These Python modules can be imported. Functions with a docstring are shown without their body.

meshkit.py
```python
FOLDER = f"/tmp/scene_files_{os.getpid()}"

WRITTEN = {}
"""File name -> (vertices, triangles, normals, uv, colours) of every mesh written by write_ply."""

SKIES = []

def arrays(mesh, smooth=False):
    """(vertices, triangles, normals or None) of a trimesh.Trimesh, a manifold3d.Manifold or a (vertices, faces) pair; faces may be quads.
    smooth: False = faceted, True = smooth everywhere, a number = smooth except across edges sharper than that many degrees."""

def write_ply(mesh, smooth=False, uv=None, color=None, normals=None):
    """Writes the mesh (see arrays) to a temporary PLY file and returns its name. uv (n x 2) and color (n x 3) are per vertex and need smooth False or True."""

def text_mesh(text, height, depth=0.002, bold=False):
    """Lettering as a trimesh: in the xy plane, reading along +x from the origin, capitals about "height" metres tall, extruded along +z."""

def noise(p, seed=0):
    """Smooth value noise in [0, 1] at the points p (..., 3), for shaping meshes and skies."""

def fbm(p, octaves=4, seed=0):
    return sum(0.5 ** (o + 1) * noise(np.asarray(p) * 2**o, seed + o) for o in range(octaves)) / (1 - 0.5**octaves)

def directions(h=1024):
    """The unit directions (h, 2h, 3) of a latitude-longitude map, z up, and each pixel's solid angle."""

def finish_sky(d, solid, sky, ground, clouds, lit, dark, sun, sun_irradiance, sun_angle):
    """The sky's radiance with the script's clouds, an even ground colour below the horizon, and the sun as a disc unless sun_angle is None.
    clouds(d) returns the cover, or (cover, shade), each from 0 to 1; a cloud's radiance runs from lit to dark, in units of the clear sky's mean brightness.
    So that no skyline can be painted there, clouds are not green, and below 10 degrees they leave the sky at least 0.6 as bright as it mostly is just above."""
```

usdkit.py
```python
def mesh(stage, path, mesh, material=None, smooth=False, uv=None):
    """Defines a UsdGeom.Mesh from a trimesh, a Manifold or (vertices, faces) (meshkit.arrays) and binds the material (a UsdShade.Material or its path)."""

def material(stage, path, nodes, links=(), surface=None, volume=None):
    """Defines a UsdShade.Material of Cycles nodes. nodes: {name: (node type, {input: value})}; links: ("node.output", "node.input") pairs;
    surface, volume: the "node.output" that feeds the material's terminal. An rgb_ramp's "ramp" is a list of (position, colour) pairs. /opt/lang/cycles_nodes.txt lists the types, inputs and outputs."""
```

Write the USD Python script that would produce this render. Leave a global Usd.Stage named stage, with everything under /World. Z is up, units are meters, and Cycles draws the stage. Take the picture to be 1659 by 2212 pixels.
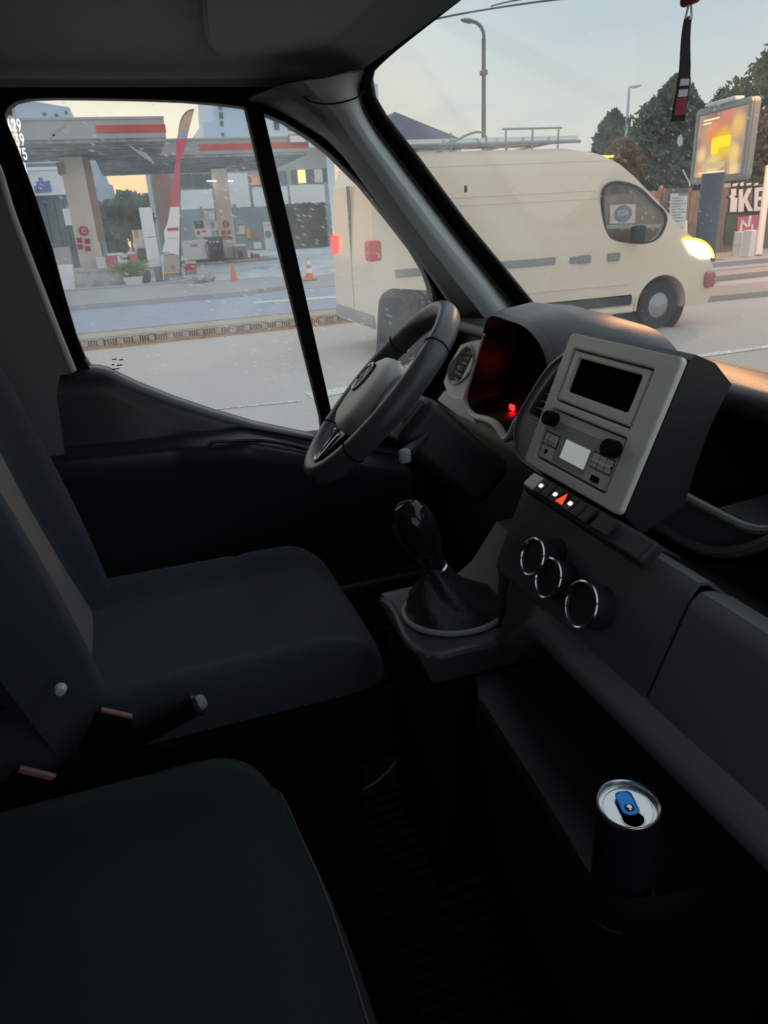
import math, random
import numpy as np, trimesh, shapely, manifold3d as m3
from shapely import affinity
from scipy.interpolate import CubicSpline
from pxr import Usd, UsdGeom, UsdLux, UsdShade, Gf
import usdkit, meshkit

stage = Usd.Stage.CreateInMemory()
UsdGeom.SetStageUpAxis(stage, 'Z')
UsdGeom.Xform.Define(stage, '/World')
A_ = np.array
# ---------------------------------------------------------------- camera (x = forward of the van, y = left, z = up)
F, W, H = 1530., 1659, 2212
CAM = A_([0, -.72, 1.80])
yaw, pitch, roll = np.radians([17.3, 22.4, 3.3])
FW = A_([np.sin(yaw)*np.cos(pitch), np.cos(yaw)*np.cos(pitch), -np.sin(pitch)])
_r = A_([np.cos(yaw), -np.sin(yaw), 0]); _u = np.cross(_r, FW)
RT = _r*np.cos(roll)-_u*np.sin(roll); UP = _u*np.cos(roll)+_r*np.sin(roll)
cam = UsdGeom.Camera.Define(stage, '/World/camera')
cam.CreateHorizontalApertureAttr(24.0); cam.CreateFocalLengthAttr(24.0*F/W)
cam.CreateClippingRangeAttr(Gf.Vec2f(.02, 2000))
M = np.eye(4); M[0, :3], M[1, :3], M[2, :3], M[3, :3] = RT, UP, -FW, CAM
cam.AddTransformOp().Set(Gf.Matrix4d(*M.ravel().tolist()))
cam.CreateExposureAttr(0.70)
# ---------------------------------------------------------------- sky: dusk, warm towards the sunset behind the station, blue above
usdkit.material(stage, '/World/Looks/sky', {
    "tc": ("texture_coordinate", {}), "s": ("separate_xyz", {}),
    "cool": ("rgb_ramp", {"ramp": [(0, (.50, .46, .41)), (.10, (.455, .46, .435)), (.22, (.34, .40, .455)), (.45, (.36, .41, .465)), (1, (.39, .42, .46))]}),
    "warm": ("rgb_ramp", {"ramp": [(0, (.86, .45, .20)), (.055, (.80, .50, .27)), (.12, (.70, .64, .51)), (.20, (.64, .63, .57)), (.34, (.50, .53, .53)), (1, (.38, .42, .46))]}),
    "az": ("vector_math", {"math_type": "dot_product", "vector2": (-.30, .95, 0)}),
    "mr": ("map_range", {"from_min": .62, "from_max": .96, "clamp": True, "range_type": "smoothstep"}),
    "m": ("mix_color", {"blend_type": "mix"}),
    "cs": ("mapping", {"scale": (2.2, 2.2, 11)}), "n": ("noise_texture", {"scale": 1.6, "detail": 5, "roughness": .6}),
    "cr": ("map_range", {"from_min": .56, "from_max": .72, "to_max": .42, "clamp": True}),
    "m2": ("mix_color", {"blend_type": "mix", "b": (.30, .38, .45)}),
    "bg": ("background_shader", {"strength": 1.0})},
    [("tc.generated", "s.vector"), ("s.z", "cool.fac"), ("s.z", "warm.fac"), ("tc.generated", "az.vector1"), ("az.value", "mr.value"),
     ("mr.result", "m.fac"), ("cool.color", "m.a"), ("warm.color", "m.b"), ("tc.generated", "cs.vector"), ("cs.vector", "n.vector"), ("n.fac", "cr.value"),
     ("cr.result", "m2.fac"), ("m.result", "m2.a"), ("m2.result", "bg.color")], surface="bg.background")
dome = UsdLux.DomeLight.Define(stage, '/World/sky')
UsdShade.MaterialBindingAPI.Apply(dome.GetPrim()).Bind(UsdShade.Material.Get(stage, '/World/Looks/sky'))
LAMP = A_([17.6, 16.6, 7.4])         # sodium lamp of the street lamp standing on the right hand verge, just outside the picture
sl_ = UsdLux.SphereLight.Define(stage, '/World/lamp_bulb'); sl_.CreateRadiusAttr(.20); sl_.CreateIntensityAttr(820.); sl_.CreateColorAttr(Gf.Vec3f(1., .44, .17)); sl_.AddTranslateOp().Set(Gf.Vec3d(*LAMP.tolist()))
sl_.CreateNormalizeAttr(False)
# ---------------------------------------------------------------- helpers
def ray(x, y): return FW+RT*(x-W/2)/F-UP*(y-H/2)/F
def at(x, y, ax, val):
    d = ray(x, y); return CAM+d*(val-CAM[ax])/d[ax]
def onp(x, y, p, n):
    d = ray(x, y); return CAM+d*((A_(p)-CAM)@A_(n))/(d@A_(n))
def dep(x, y, D): return CAM+ray(x, y)*D
def proj(P):
    d = A_(P, float)-CAM; z = d@FW; return A_([W/2+F*(d@RT)/z, H/2-F*(d@UP)/z])
def ats(pts, ax, val): return A_([at(x, y, ax, val) for x, y in pts])
def zat(P, py, hi=80.):
    lo = -5. if hi > 10 else 0.
    for _ in range(50):
        m = (lo+hi)/2
        if proj([P[0], P[1], m])[1] > py: lo = m
        else: hi = m
    return lo
X, Y, Z = A_([1., 0, 0]), A_([0, 1., 0]), A_([0, 0, 1.])
cat_ = trimesh.util.concatenate
def tm(v, f): return trimesh.Trimesh(A_(v), A_(f), process=False)
def man(m):
    if isinstance(m, m3.Manifold):
        k = m.to_mesh(); return tm(k.vert_properties[:, :3], k.tri_verts)
    return m
def box(c, s, R=None):
    m = trimesh.creation.box(s)
    if R is not None: m.vertices = m.vertices@A_(R)
    m.apply_translation(c); return m
def bb(lo, hi): lo, hi = A_(lo, float), A_(hi, float); return box((lo+hi)/2, np.abs(hi-lo))
def rbox(c, s, r, R=None, seg=10):
    s = A_(s)/2-r; sp = m3.Manifold.sphere(r, seg)
    m = man(m3.Manifold.batch_hull([sp.translate((a*s[0], b*s[1], d*s[2])) for a in (-1, 1) for b in (-1, 1) for d in (-1, 1)]))
    if R is not None: m.vertices = m.vertices@A_(R)
    m.apply_translation(c); return m
def basis(n, up=None):
    n = A_(n, float); n /= np.linalg.norm(n)
    up = A_(up if up is not None else ([0, 0, 1] if abs(n[2]) < .9 else [1, 0, 0]), float)
    u = np.cross(up, n); u /= np.linalg.norm(u); return u, np.cross(n, u), n
def flat(poly, o, u, v, n, h, bev=0):
    """shapely polygon in the (u, v) plane at o, extruded by h along n; bev = stepped rounding of its far edge"""
    out = []
    for g in getattr(poly, 'geoms', [poly]):
        if g.is_empty or g.area < 1e-10: continue
        if bev:
            for k, (i, t) in enumerate(((0, h-bev), (bev*.3, h-bev*.3), (bev, h))):
                q = g.buffer(-i, join_style=1) if i else g
                for gg in getattr(q, 'geoms', [q]):
                    if not gg.is_empty and gg.area > 1e-10: out.append(trimesh.creation.extrude_polygon(gg, t, engine='earcut'))
        else: out.append(trimesh.creation.extrude_polygon(g, h, engine='earcut'))
    m = cat_(out); p = m.vertices
    m.vertices = A_(o)+p[:, :1]*A_(u)+p[:, 1:2]*A_(v)+p[:, 2:]*A_(n)
    if np.cross(u, v)@A_(n) < 0: m.invert()
    return m
def plate(P, n, h, holes=(), bev=0, rnd=0, edge=0):
    """polygon of 3D points, extruded by h along n"""
    P = A_(P); u, v, n = basis(n); o = P.mean(0)
    to = lambda Q: np.c_[(A_(Q)-o)@u, (A_(Q)-o)@v]
    g = shapely.Polygon(to(P), [to(q) for q in holes]).buffer(0)
    if rnd: g = g.buffer(-rnd).buffer(2*rnd).buffer(-rnd)
    if edge: g = g.difference(g.buffer(-edge))
    return flat(g, o+n*((P-o)@n).mean(), u, v, n, h, bev)
def rrect(w, h, r, c=(0, 0)): return affinity.translate(shapely.box(-w/2+r, -h/2+r, w/2-r, h/2-r).buffer(r, quad_segs=5), *c)
def smooth(P, n, closed=False):
    P = A_(P, float); d = np.r_[0, np.cumsum(np.linalg.norm(np.diff(P, axis=0), axis=1))]
    if closed:
        P = np.vstack([P, P[:1]]); d = np.r_[0, np.cumsum(np.linalg.norm(np.diff(P, axis=0), axis=1))]
        return CubicSpline(d, P, bc_type='periodic')(np.linspace(0, d[-1], n, endpoint=False))
    return CubicSpline(d, P)(np.linspace(0, d[-1], n))
def lin(P, n):
    P = A_(P, float); d = np.r_[0, np.cumsum(np.linalg.norm(np.diff(P, axis=0), axis=1))]
    t = np.linspace(0, d[-1], n); return np.stack([np.interp(t, d, P[:, k]) for k in range(3)], 1)
def loft(R, cap=True, ring=True):
    R = A_(R); m, n = R.shape[:2]; f = []
    for i in range(m-1):
        for j in range(n if ring else n-1):
            a, b, c, d = i*n+j, i*n+(j+1) % n, (i+1)*n+(j+1) % n, (i+1)*n+j
            f += [[a, b, c], [a, c, d]]
    v = R.reshape(-1, 3)
    if cap and ring:
        for k, base in ((0, 0), (1, (m-1)*n)):
            v = np.vstack([v, R[0 if k == 0 else -1].mean(0)])
            for j in range(n):
                a, b = base+j, base+(j+1) % n
                f.append([len(v)-1, b, a] if k == 0 else [len(v)-1, a, b])
    t = tm(v, f)
    if cap and ring and t.volume < 0: t.invert()
    return t
def sheet(P, t=.004):
    """open grid of points (m, n, 3) given a thickness"""
    P = A_(P, float); du = np.gradient(P, axis=0); dv = np.gradient(P, axis=1)
    n = np.cross(du, dv); n /= np.linalg.norm(n, axis=2, keepdims=True)+1e-12
    Q = P+n*t; m, k = P.shape[:2]; top = np.arange(m*k).reshape(m, k); bot = top+m*k; f = []
    def quad(a, b, c, d): f.extend([[a, b, c], [a, c, d]])
    for i in range(m-1):
        for j in range(k-1):
            quad(top[i, j], top[i, j+1], top[i+1, j+1], top[i+1, j]); quad(bot[i, j], bot[i+1, j], bot[i+1, j+1], bot[i, j+1])
    rim = [(i, 0) for i in range(m)]+[(m-1, j) for j in range(1, k)]+[(i, k-1) for i in range(m-2, -1, -1)]+[(0, j) for j in range(k-2, 0, -1)]
    for (a, b), (c, d) in zip(rim, rim[1:]+rim[:1]): quad(top[a, b], top[c, d], bot[c, d], bot[a, b])
    return tm(np.vstack([P.reshape(-1, 3), Q.reshape(-1, 3)]), f)
def tube(P, r, sides=10, closed=False):
    P = A_(P, float); r = np.broadcast_to(A_(r, float), (len(P),))
    T = np.roll(P, -1, 0)-np.roll(P, 1, 0) if closed else np.gradient(P, axis=0)
    T /= np.linalg.norm(T, axis=1, keepdims=True)+1e-12
    a = basis(T[0])[0]; R = []
    for p, t, q in zip(P, T, r):
        a = a-t*(a@t); a /= np.linalg.norm(a); b = np.cross(t, a); s = np.arange(sides)*2*np.pi/sides
        R.append(p+q*(np.cos(s)[:, None]*a+np.sin(s)[:, None]*b))
    if closed: return loft(R+[R[0]], cap=False)
    return loft(R)
def cyl(a, b, r, r2=None, n=20):
    a, b = A_(a, float), A_(b, float); u, v, w = basis(b-a); t = np.arange(n)*2*np.pi/n; c = np.cos(t)[:, None]*u+np.sin(t)[:, None]*v
    return loft([a+c*r, b+c*(r if r2 is None else r2)])
def lathe(prof, o, axis, n=32, cap=True):
    u, v, w = basis(axis); s = np.arange(n)*2*np.pi/n; c = np.cos(s)[:, None]*u+np.sin(s)[:, None]*v
    return loft([A_(o)+c*max(r, 1e-5)+w*h for r, h in prof], cap=cap)
def text(t, o, u, v, h, d=.003, bold=True):
    m = meshkit.text_mesh(t, h, d, bold); p = A_(m.vertices); n = np.cross(u, v)
    m.vertices = A_(o)+p[:, :1]*A_(u)+p[:, 1:2]*A_(v)+p[:, 2:]*n; return m
def xsec(g): return m3.CrossSection([A_(q.exterior.coords)[:-1] for q in map(shapely.geometry.polygon.orient, getattr(g, 'geoms', [g]))])
# ---------------------------------------------------------------- prims
used = {}
def fresh(parent, name):
    k = used.get((parent, name), -1)+1; used[(parent, name)] = k
    return f'{parent}/{name}' if k == 0 else f'{parent}/{name}_{k:03d}'
base = {}
def thing(name, label, cat, loc=(0, 0, 0), group=None):
    p = fresh('/World', name); x = UsdGeom.Xform.Define(stage, p); x.AddTranslateOp().Set(Gf.Vec3d(*map(float, loc)))
    o = x.GetPrim(); o.SetCustomDataByKey('label', label); o.SetCustomDataByKey('category', cat)
    if group: o.SetCustomDataByKey('group', group)
    base[p] = A_(loc, float); return p
def struct(name, loc=(0, 0, 0)):
    p = fresh('/World', name); x = UsdGeom.Xform.Define(stage, p); x.AddTranslateOp().Set(Gf.Vec3d(*map(float, loc)))
    x.GetPrim().SetCustomDataByKey('kind', 'structure'); base[p] = A_(loc, float); return p
def part(parent, name, mesh, mat, label=None, smooth_=35, kind=None):
    p = fresh(parent, name); m = man(mesh).copy(); o = base[parent]
    m.vertices = m.vertices-o
    g = usdkit.mesh(stage, p, m, f'/World/Looks/{mat}', smooth=smooth_); base[p] = o
    if label: g.GetPrim().SetCustomDataByKey('label', label)
    if kind: g.GetPrim().SetCustomDataByKey('kind', kind)
    base[p] = o; return p
def smesh(name, mesh, mat, smooth_=35):
    base['/World'] = A_([0, 0, 0.]); p = part('/World', name, mesh, mat, None, smooth_, 'structure'); return p
def copy(src, loc, label, rot=0):
    name = src.split('/')[-1]; d = stage.GetPrimAtPath(src).GetCustomData()
    p = fresh('/World', name); x = UsdGeom.Xform.Define(stage, p); r = x.GetPrim()
    r.GetReferences().AddInternalReference(src); r.SetInstanceable(True)
    UsdGeom.Xformable(r).ClearXformOpOrder(); x.AddTranslateOp(opSuffix='at').Set(Gf.Vec3d(*map(float, loc)))
    r.SetCustomDataByKey('label', label); r.SetCustomDataByKey('category', d['category'])
    if 'group' in d: r.SetCustomDataByKey('group', d['group'])
    return p
def s2l(c):
    c = A_(c, float)/255; return tuple(np.where(c <= .04045, c/12.92, ((c+.055)/1.055)**2.4))
def mk(name, col, rough=.5, metal=0., spec=.5, bump=None, var=None, emit=None, sheen=0., coat=0.):
    """col linear; bump (scale, distance); var (scale, second colour, low, high)"""
    n = {"p": ("principled_bsdf", {"base_color": col, "roughness": rough, "metallic": metal, "specular_ior_level": spec, "sheen_weight": sheen, "coat_weight": coat})}; l = []
    if emit: n["p"][1].update({"emission_color": emit[0], "emission_strength": emit[1]})
    if bump or var: n["g"] = ("geometry", {})
    if bump:
        n["bn"] = ("noise_texture", {"scale": bump[0], "detail": 3}); n["b"] = ("bump", {"distance": bump[1], "strength": 1.})
        l += [("g.position", "bn.vector"), ("bn.fac", "b.height"), ("b.normal", "p.normal")]
    if var:
        n["vn"] = ("noise_texture", {"scale": var[0], "detail": 5, "roughness": .6}); n["r"] = ("rgb_ramp", {"ramp": [(var[2], col), (var[3], var[1])]})
        l += [("g.position", "vn.vector"), ("vn.fac", "r.fac"), ("r.color", "p.base_color")]
    return usdkit.material(stage, f'/World/Looks/{name}', n, l, surface="p.BSDF")
def mk_emit(name, col, s): return usdkit.material(stage, f'/World/Looks/{name}', {"e": ("emission", {"color": col, "strength": s})}, surface="e.emission")
def mk_pane(name, dirt=.06, tint=(.95, .97, .96), haze=(.75, .78, .8), specks=True, dots=False):
    n = {"t": ("transparent_bsdf", {"color": tint}), "g": ("glossy_bsdf", {"roughness": .02, "color": (1, 1, 1)}), "lw": ("layer_weight", {"blend": .5}), "pw": ("math", {"math_type": "power", "value2": 4.5}), "f": ("math", {"math_type": "multiply_add", "value2": .55, "value3": .012}), "m": ("mix_closure", {}),
         "d": ("translucent_bsdf", {"color": haze}), "d2": ("diffuse_bsdf", {"color": haze}), "dm": ("mix_closure", {"fac": .35}), "m2": ("mix_closure", {}),
         "geo": ("geometry", {}), "n1": ("noise_texture", {"scale": 5, "detail": 5, "roughness": .65}), "a": ("map_range", {"from_min": .35, "from_max": .75, "to_min": dirt*.35, "to_max": dirt*1.6, "clamp": True}),
         "mp0": ("mapping", {"rotation": (math.pi/2, 0, -.45)}), "mp": ("mapping", {"scale": (26, 75, 0)}), "v": ("voronoi_texture", {"dimensions": "2D", "scale": 1.0, "randomness": 1}), "vr": ("map_range", {"from_min": .16, "from_max": .05, "to_min": 0, "to_max": .32, "clamp": True}),
         "n2": ("noise_texture", {"scale": 11, "detail": 3}), "n2r": ("map_range", {"from_min": .50, "from_max": .62, "clamp": True}), "mu": ("math", {"math_type": "multiply"}), "ad": ("math", {"math_type": "add", "use_clamp": True})}
    l = [("t.BSDF", "m.closure1"), ("g.BSDF", "m.closure2"), ("lw.facing", "pw.value1"), ("pw.value", "f.value1"), ("f.value", "m.fac"), ("d.BSDF", "dm.closure1"), ("d2.BSDF", "dm.closure2"), ("m.closure", "m2.closure1"), ("dm.closure", "m2.closure2"),
         ("geo.position", "n1.vector"), ("n1.fac", "a.value"), ("geo.position", "mp0.vector"), ("mp0.vector", "mp.vector"), ("mp.vector", "v.vector"), ("v.distance", "vr.value"), ("geo.position", "n2.vector"), ("n2.fac", "n2r.value"),
         ("vr.result", "mu.value1"), ("n2r.result", "mu.value2"), ("a.result", "ad.value1")] + ([("mu.value", "ad.value2")] if specks else []) + [("ad.value", "m2.fac")]
    if not specks: n["ad"][1]["value2"] = 0.
    if dots:
        n["sv"] = ("voronoi_texture", {"scale": 70.}); n["sr"] = ("map_range", {"from_min": .17, "from_max": .08, "to_min": 0, "to_max": .22, "clamp": True}); l += [("geo.position", "sv.vector"), ("sv.distance", "sr.value"), ("sr.result", "mu.value1"), ("mu.value", "ad.value2")]
        l.remove(("vr.result", "mu.value1"))
    return usdkit.material(stage, f'/World/Looks/{name}', n, l, surface="m2.closure")
# interior
mk('plastic_black', (.011, .012, .013), .42, bump=(900, .0003)); mk('plastic_dark', (.022, .024, .026), .45, bump=(900, .0003)); mk('plastic_door', (.020, .022, .025), .27, bump=(900, .0002)); mk('trim_highlight', (.5, .53, .5), .2); mk('plastic_dash', (.085, .089, .091), .42, bump=(700, .0003))
mk('plastic_grey', (.66, .68, .62), .4, bump=(700, .0002)); mk('plastic_trim', (.35, .375, .37), .5, bump=(500, .0003)); mk('plastic_pillar', (.17, .18, .17), .6, bump=(500, .0003)); mk('plastic_console', (.05, .053, .056), .42, bump=(700, .0003)); mk('gloss_black', (.006, .006, .007), .06)
mk('headliner', (.21, .215, .215), .9, bump=(1200, .0006)); mk('rubber', (.006, .006, .0065), .7, spec=.08); mk('rubber_mat', (.006, .0065, .007), .5, spec=.2, bump=(400, .0005))
mk('fabric_dark', (.066, .080, .096), .9, spec=.15, bump=(1500, .0006), sheen=.12, var=(700, (.046, .056, .068), .4, .65)); mk('fabric_lit', (.17, .163, .158), .9, bump=(1500, .0006), sheen=.25); mk('fabric_black', (.030, .041, .047), .9, spec=.12, bump=(1500, .0005), sheen=.06)
mk('leather_wheel', (.060, .064, .070), .27, bump=(900, .0003)); mk('hub_plastic', (.62, .63, .58), .42, bump=(900, .0002)); mk('chrome', (.62, .63, .65), .16, 1.); mk('satin_silver', (.55, .57, .6), .25, 1.)
mk('leather_boot', (.02, .019, .019), .4, bump=(250, .001)); mk('screen_black', (.006, .006, .007), .3, spec=0.); mk('lens_dark', (.006, .005, .005), .3, spec=0.); mk('screen_grey', (.36, .39, .37), .3); mk('piping', (.12, .11, .1), .7)
mk('aluminium', (.72, .72, .72), .22, 1.); mk('can_blue', (.03, .2, .55), .25, .8); mk('can_body', (.012, .012, .018), .3, .5); mk('mirror_glass', (.34, .37, .36), .02, 1.)
mk('lever_red', (.42, .2, .18), .5); mk('white_print', (.8, .8, .78), .4); mk('dash_warm', (.032, .032, .034), .32, spec=.4, bump=(700, .0003))
mk_emit('led_red', (1., .022, .006), 2.6); mk_emit('led_white', (1., .85, .85), 1.0); mk_emit('led_cluster', (1., .004, .008), 7.); mk_emit('led_screen', (.5, .55, .5), .35)
mk_pane('glass_side', .085); mk_pane('glass_front', .03, haze=(.75, .72, .68), specks=False, dots=True); mk_pane('glass_van', .03, (.84, .86, .86), specks=False); mk_pane('glass_shop', .05, (.7, .8, .8), specks=False)
usdkit.material(stage, '/World/Looks/smear', {'t': ('translucent_bsdf', {'color': (.85, .87, .9)}), 'd': ('diffuse_bsdf', {'color': (.8, .8, .8)}), 'm': ('mix_closure', {'fac': .25})}, [('t.BSDF', 'm.closure1'), ('d.BSDF', 'm.closure2')], surface='m.closure'); mk('ribbon', (.03, .03, .035), .8); mk('cord_white', (.7, .7, .7), .7); mk('red_plastic', (.32, .03, .035), .45)
# exterior
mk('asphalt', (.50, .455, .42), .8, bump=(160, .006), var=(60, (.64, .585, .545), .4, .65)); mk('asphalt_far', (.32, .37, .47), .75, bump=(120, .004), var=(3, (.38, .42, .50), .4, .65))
mk('pavement', (0.365, 0.378, 0.392), .85, var=(4, (.34, .34, .34), .4, .65)); mk('forecourt', (0.567, 0.608, 0.648), .7, var=(.6, (.33, .36, .4), .4, .7)); mk('median_top', (0.446, 0.378, 0.324), .9, var=(8, (.42, .36, .3), .4, .6))
mk('kerb', (.58, .49, .39), .85, bump=(80, .004), var=(9, (.40, .32, .25), .4, .65)); mk('litter', (.55, .27, .10), .9, var=(30, (.34, .17, .08), .4, .6)); mk('kerb_grey', (0.405, 0.405, 0.419), .85); mk('road_paint', (0.82, 0.81, 0.743), .7, var=(25, (.4, .38, .36), .45, .6))
mk('van_paint', (.84, .69, .53), .30, coat=.4); mk('van_black', (0.03, 0.03, 0.03), .5); mk('tyre', (0.015, 0.015, 0.015), .8); mk('steel', (0.35, 0.36, 0.37), .35, .9); mk('van_grey', (0.28, 0.28, 0.28), .5)
mk_emit('tail_red', (1., .04, .03), 2.2); mk('tail_dim', (0.6, 0.03, 0.03), .3); mk_emit('headlight', (1., .93, .78), 6.); mk_emit('amber', (1., .42, .03), 3.)
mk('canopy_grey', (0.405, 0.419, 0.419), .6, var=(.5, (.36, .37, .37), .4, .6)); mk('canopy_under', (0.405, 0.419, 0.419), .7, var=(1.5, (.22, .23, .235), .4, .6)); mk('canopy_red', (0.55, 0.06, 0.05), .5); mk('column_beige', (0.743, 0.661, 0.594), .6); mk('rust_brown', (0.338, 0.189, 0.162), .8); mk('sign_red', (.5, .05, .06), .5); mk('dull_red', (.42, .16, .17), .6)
mk('white_panel', (0.82, 0.82, 0.82), .55); mk('white_sign', (0.82, 0.82, 0.82), .5); mk('blue_ink', (0.162, 0.216, 0.486), .6); mk('dark_ink', (0.05, 0.05, 0.06), .6); mk('teal_wall', (0.297, 0.365, 0.378), .7, var=(.8, (.28, .32, .33), .4, .65)); mk('concrete', (0.459, 0.446, 0.419), .9, var=(2, (.25, .25, .24), .4, .6)); mk('shop_dark', (0.135, 0.162, 0.189), .4, var=(1.5, (.16, .19, .22), .4, .65))
mk('window_dark', (0.1, 0.13, 0.15), .15); mk('tower_blue', (0.486, 0.608, 0.756), .8, var=(.05, (.42, .50, .6), .4, .65)); mk('tower_light', (0.621, 0.702, 0.81), .8); mk('roof_slate', (.26, .26, .31), .8); mk('house_wall', (0.567, 0.567, 0.621), .8); mk_emit('lamp_window', (1., .62, .22), 1.3); mk_emit('lamp_glow', (1., .95, .85), 4.); mk('frame_brown', (0.405, 0.27, 0.203), .7)
mk('pump_white', (0.82, 0.82, 0.81), .5); mk('pump_dark', (0.06, 0.07, 0.08), .5); mk('orange_sign', (0.82, 0.405, 0.0675), .5); mk('cone_orange', (0.8, 0.13, 0.06), .5); mk('cone_faded', (0.675, 0.23, 0.189), .6); mk('planter', (0.608, 0.567, 0.513), .9); mk('bin_beige', (0.486, 0.446, 0.405), .6); mk('bin_grey', (0.297, 0.284, 0.311), .5)
mk('flag_red', (0.6, 0.1, 0.13), .7); mk('flag_white', (0.82, 0.82, 0.82), .7); mk('flag_orange', (0.743, 0.405, 0.176), .7, var=(3, (.5, .36, .26), .35, .6)); mk('flag_purple', (0.405, 0.351, 0.567), .7); mk('fence_brown', (.17, .13, .105), .8, var=(6, (.23, .175, .14), .4, .6)); mk('graffiti_fill', (0.82, 0.783, 0.783), .7); mk('graffiti_black', (0.03, 0.03, 0.03), .7); mk('magenta', (0.54, 0.162, 0.243), .7); mk('pole_blue', (0.06, 0.08, 0.11), .4); mk('pole_white', (0.82, 0.82, 0.82), .5); mk('post_beige', (0.675, 0.513, 0.432), .8)
mk('lamp_metal', (0.1, 0.12, 0.13), .5); mk('lamp_light', (0.486, 0.567, 0.648), .5); mk('board_frame', (0.27, 0.284, 0.27), .45); mk('totem_grey', (0.378, 0.365, 0.392), .5); mk_emit('digit', (1., .82, .6), 3.2); mk('cable', (0.03, 0.035, 0.05), .6); mk('bark', (0.12, 0.09, 0.07), .9)
def mk_leaf(name, a, b):
    usdkit.material(stage, f'/World/Looks/{name}', {"o": ("geometry", {}), "r": ("rgb_ramp", {"ramp": [(0, a), (1, b)]}), "p": ("principled_bsdf", {"roughness": .7}), "t": ("translucent_bsdf", {}), "m": ("mix_closure", {"fac": .3})},
                    [("o.random_per_island", "r.fac"), ("r.color", "p.base_color"), ("r.color", "t.color"), ("p.BSDF", "m.closure1"), ("t.BSDF", "m.closure2")], surface="m.closure")
mk_leaf('leaf_dark', (.09, .13, .08), (.31, .36, .24)); mk_leaf('leaf_brown', (.20, .13, .07), (.12, .12, .06)); mk_leaf('leaf_mid', (.12, .15, .07), (.28, .22, .12)); mk_leaf('leaf_grass', (.20, .26, .10), (.42, .44, .2)); mk_leaf('leaf_far', (.12, .18, .15), (.2, .26, .2)); mk_leaf('leaf_dry', (.5, .28, .08), (.35, .16, .05))
# ================================================================ THE CAB (setting)
OPEN_PX = [(4, 245), (12, 228), (30, 214), (60, 207), (120, 205), (200, 206), (300, 208), (400, 212), (470, 218), (530, 226), (568, 238), (620, 260), (680, 298), (720, 330), (790, 400), (850, 475), (900, 540), (930, 590), (941, 625), (945, 660), (944, 720), (925, 790), (860, 870), (760, 935),
           (672, 945), (560, 922), (460, 893), (380, 866), (300, 835), (262, 817), (235, 803), (215, 798), (195, 797), (180, 775), (160, 725), (135, 640), (108, 540), (72, 430), (30, 315), (8, 265)]
OPEN = ats(OPEN_PX, 1, .90)
def mir(P): P = A_(P).copy(); P[..., 1] *= -1; return P
outer = [(-.50, .9, .60), (1.02, .9, .60), (1.02, .9, 1.30), (.83, .9, 1.50), (.735, .9, 1.66), (.49, .9, 1.98), (.40, .9, 2.07), (.30, .9, 2.13), (-.50, .9, 2.15)]
frame_m = plate(outer, Y, .06, [OPEN])
bar = ats([(528, 200), (566, 200), (568, 238), (642, 560), (718, 900), (700, 960), (694, 905), (605, 545), (530, 226)], 1, .90)
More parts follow.
